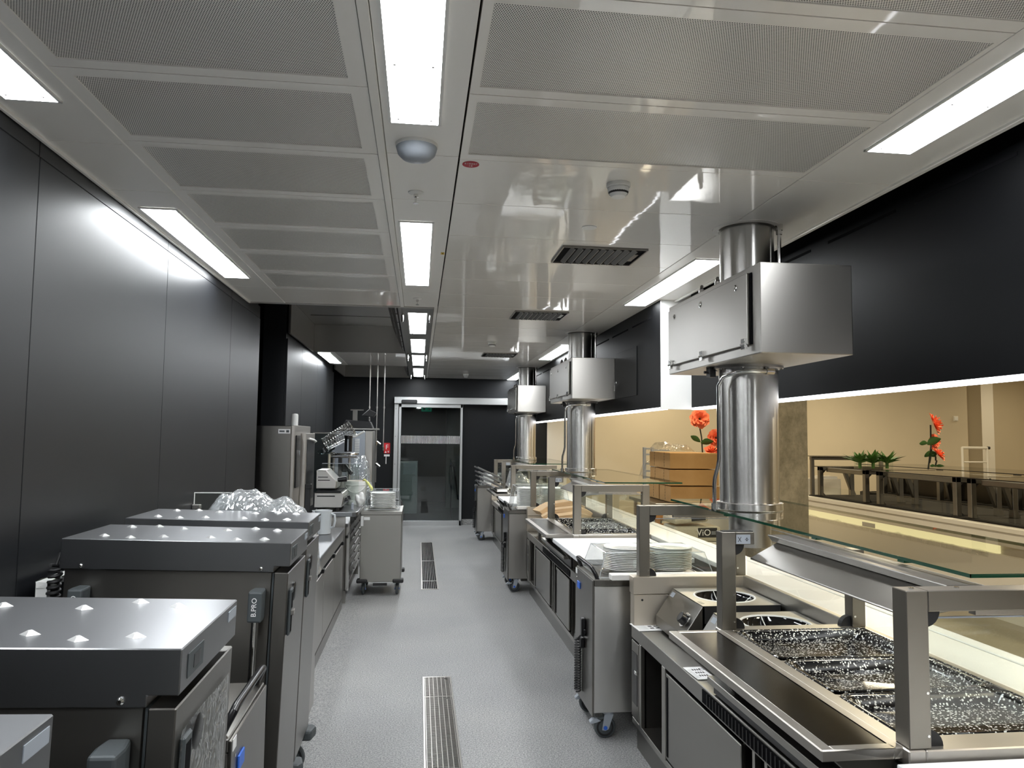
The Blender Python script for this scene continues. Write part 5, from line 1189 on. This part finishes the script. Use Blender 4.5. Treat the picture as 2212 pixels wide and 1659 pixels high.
# left flowers above the boxes (three separate stems), depth about 8.6 m
YF = 9.2
def P(px, py, y):          # pixel of the photograph -> point on the plane Y = y (used to lay out the far things)
    d_ = cr*((px-1106)/F_PX)+cu*(-(py-829.5)/F_PX)+cf
    s_ = y/d_.y; return Vector((d_.x*s_, y, CAM_Z+d_.z*s_))
def flower(label, px, py, r, yy, base_px, face, seed, leaves=()):
    c = P(px, py, yy); bpt = P(*base_px, yy)
    t = thing('paper_flower', label, 'flower', (bpt.x, yy, bpt.z))
    blossom(t, c, r, face, seed)
    mid = Vector(((c.x+bpt.x)/2+.01, yy+.01, (c.z+bpt.z)/2))
    f = Vector(face).normalized(); neck = c-f*.03
    obj('stem', B().tube([tuple(bpt), tuple(mid), tuple(neck-Vector((0, 0, .05))), tuple(neck)], .009, 8), 'stem', t)
    for (lx, ly, dx, dz, L_, w_) in leaves: leaf(t, P(lx, ly, yy-.01), (dx, -.25, dz), L_, w_)
flower('large coral paper flower on a tall stem above the cardboard boxes', 1511, 905, .13, 9.2, (1518, 985), (-.15, -1, .15), 1, ((1513, 955, -.8, .55, .18, .035), (1514, 957, .9, .25, .16, .045)))
flower('pale coral paper flower half behind the nearest steel duct', 1545, 946, .115, 9.25, (1541, 990), (.1, -1, .1), 2)
flower('small coral paper flower just above the top cardboard box', 1537, 974, .10, 9.15, (1537, 990), (0, -.6, 1), 3, ((1543, 972, .9, .3, .1, .03),))
# right flowers on the buffet
flower('tall coral paper flower turned sideways over the distant buffet', 2016, 916, .135, 8.0, (2005, 1014), (.75, -.6, .35), 4, ((2004, 958, -1, .12, .13, .03), (2003, 960, .8, .5, .17, .055), (2009, 985, -.6, .35, .09, .045), (2010, 985, .5, .35, .08, .045)))
flower('pale coral paper flower hidden behind the dark leaf over the buffet', 2016, 955, .10, 8.1, (2008, 1000), (.4, -1, 0), 5)
flower('low coral paper flower on a short stem, right over the buffet', 2026, 982, .095, 7.95, (2020, 1008), (.55, -.5, .6), 6, ((2020, 1007, -1, .2, .08, .018), (2020, 1007, 1, .15, .10, .018)))
# cardboard boxes
YB = 8.5
tb = thing('packing_table', 'grey table under the stacked cardboard boxes', 'table', (3.2, 8.8, 0))
zt = P(1480, 1086, YB).z
obj('top', B().box(2.70, 3.75, 8.4, 9.5, zt-.04, zt-.002), 'steel_dark', tb, .004)
for x in (2.75, 3.68):
    for y in (8.45, 9.42): obj('leg', B().box(x, x+.04, y, y+.04, 0, zt-.04), 'steel_dark', tb)
hb = (P(1480, 977, YB).z-zt)/3
def cbox(x0, x1, y0, y1, z0, z1, label):
    t = thing('cardboard_box', label, 'box', ((x0+x1)/2, (y0+y1)/2, z0), 'brown cardboard boxes')
    obj('carton', B().box(x0, x1, y0, y1, z0+.002, z1-.001), 'cardboard', t, .004)
    obj('lid_flap', B().box(x0+.002, (x0+x1)/2-.002, y0+.002, y1-.002, z1-.001, z1+.002), 'cardboard', t); obj('lid_flap', B().box((x0+x1)/2+.002, x1-.002, y0+.002, y1-.002, z1-.001, z1+.002), 'cardboard', t)
    b = B()
    ym = (y0+y1)/2
    for i in range(5): b.box(x0-.0015, x0, ym-.006+.004*(i % 2), ym+.004+.004*(i % 2), z0+.02+.035*i, z0+.045+.035*i)
    obj('side_print', b, 'tape', t)
x1a = P(1421, 1030, YB+.36).x; x2a = P(1447, 1030, YB).x
for r, rs_ in enumerate(('bottom', 'middle', 'top')):
    j = (.012, -.008, .0)[r]
    cbox(x2a+j, x2a+.60+j, YB+j, YB+.40+j, zt+hb*r+.001, zt+hb*(r+1)-.012, 'brown cardboard box, %s of the front stack' % rs_)
    cbox(x2a+.03-j, x2a+.60, YB+.47, YB+.87, zt+hb*r+.001, zt+hb*(r+1)-.012, 'brown cardboard box, %s of the rear stack' % rs_)
film_blob('plastic_film', x2a-.02, x2a+.45, YB+.3, YB+.8, zt+3*hb+.003, pr([(0, .02), (.2, .12), (.4, .06), (.7, .09), (1, .0)]), 'clear plastic film lying on top of the cardboard boxes', 17, .03, 'film_thin', 18, 10)
# goods seen under the guard
def P2(px, py, y): return P(px, py, y)
YW = 7.6; a = P(1415, 1107, YW); c = P(1465, 1150, YW)
t = thing('wooden_crate', 'open pine crate seen below the steel guard arm', 'crate', ((a.x+c.x)/2, YW+.2, c.z-.25))
for i in range(4): obj('slat', B().box(a.x, c.x+.1, YW, YW+.018, c.z-.22+.115*i, c.z-.14+.115*i), 'wood', t, .002)
for x in (a.x, a.x+.16): obj('post', B().box(x, x+.05, YW-.02, YW, c.z-.25, a.z), 'wood', t, .002)
for i in range(4): obj('slat', B().box(a.x-.02, a.x, YW, YW+.5, c.z-.22+.115*i, c.z-.14+.115*i), 'wood', t, .002)
tag(obj('low_table', B().box(a.x-.1, a.x+.5, YW-.10, YW+.6, c.z-.31, c.z-.26).box(a.x, a.x+.05, YW, YW+.05, 0, c.z-.31).box(a.x+.4, a.x+.45, YW, YW+.05, 0, c.z-.31), 'greyplastic', None, .003), 'low grey table carrying the crate and wrapped packs', 'table')
YV = 6.9; base = P(1472, 1176, YV); tp = P(1548, 1141, YV)
def pack(z0, z1, x0, x1, label, tilt, vio, light=True):
    t = thing('bottle_pack', label, 'pack', (0, 0, 0))
    obj('wrapped_bottles', B().box(0, x1-x0, 0, .35, 0, z1-z0), 'water', t, .03, 3)
    lb = obj('label_band', B().box((x1-x0)*.50, (x1-x0)*.90, -.003, 0, (z1-z0)*.30, (z1-z0)*.92), 'gasket', t)
    if vio:
        text('lettering', vio, .085, ((x1-x0)*.62, -.0035, (z1-z0)*.60), (1, 0, 0), (0, 0, 1), 'paper', lb)
        obj('small_print', B().box((x1-x0)*.78, (x1-x0)*.87, -.0035, -.003, (z1-z0)*.5, (z1-z0)*.56).box((x1-x0)*.78, (x1-x0)*.87, -.0035, -.003, (z1-z0)*.62, (z1-z0)*.68), 'lightgreyplastic', lb)
    t.location = (x0-.05, YV, z0); t.rotation_euler = (0, tilt, 0)
pack(base.z+.02, tp.z+.015, base.x-.02, tp.x+.10, 'wrapped bottle pack lettered VIO below the near glass guard', 0, 'ViO')
pack(tp.z+.03, tp.z+.10, base.x-.02, tp.x-.02, 'wrapped pack lying tilted on top of the lettered bottle pack', -.08, None)
tag(obj('pack_base', B().box(base.x-.06, tp.x+.14, YV-.03, YV+.38, .0, base.z+.018), 'beige_white', None, .004), 'pale carton under the lettered bottle pack', 'box')
a = P(1516, 1092, 8.0); c = P(1570, 1135, 8.0)
tag(obj('white_carton', B().box(a.x, c.x+.2, 8.0, 8.3, 0, a.z), 'beige_white', None, .004), 'plain white carton between the wrapped packs and the boxes', 'box')
# wire trolley left of the boxes
t = thing('wire_trolley', 'grey tubular trolley under thin plastic beside the cardboard boxes', 'trolley', (2.95, 10.2, 0))
pa, pb = P(1392, 966, 10.2), P(1409, 966, 10.2)
for p in (pa, pb):
    obj('upright', B().box(p.x-.02, p.x+.02, 10.18, 10.22, 0, p.z), 'lightgreyplastic', t, .004); obj('upright', B().box(p.x-.02+.25, p.x+.02+.25, 10.6, 10.64, 0, p.z-.1), 'lightgreyplastic', t, .004)
for z in (pa.z-.02, pa.z-.10, pa.z-.23, pa.z-.33, .5, .3): obj('cross_bar', B().box(pa.x, pb.x, 10.19, 10.21, z-.012, z+.012).box(pb.x, pb.x+.25, 10.2, 10.22, z-.03, z-.01), 'lightgreyplastic', t)
for x in (pa.x, pb.x): obj('wheel', B().cyl((x, 10.18, .05), (x, 10.22, .05), .05, n=16), 'gasket', t)
film_blob('plastic_film', pa.x-.08, pb.x+.3, 10.1, 10.35, pa.z-.55, pr([(0, .05), (.2, .35), (.6, .42), (1, .1)]), 'thin clear plastic film hung over the grey tubular trolley', 23, .03, 'film_thin', 16, 10)
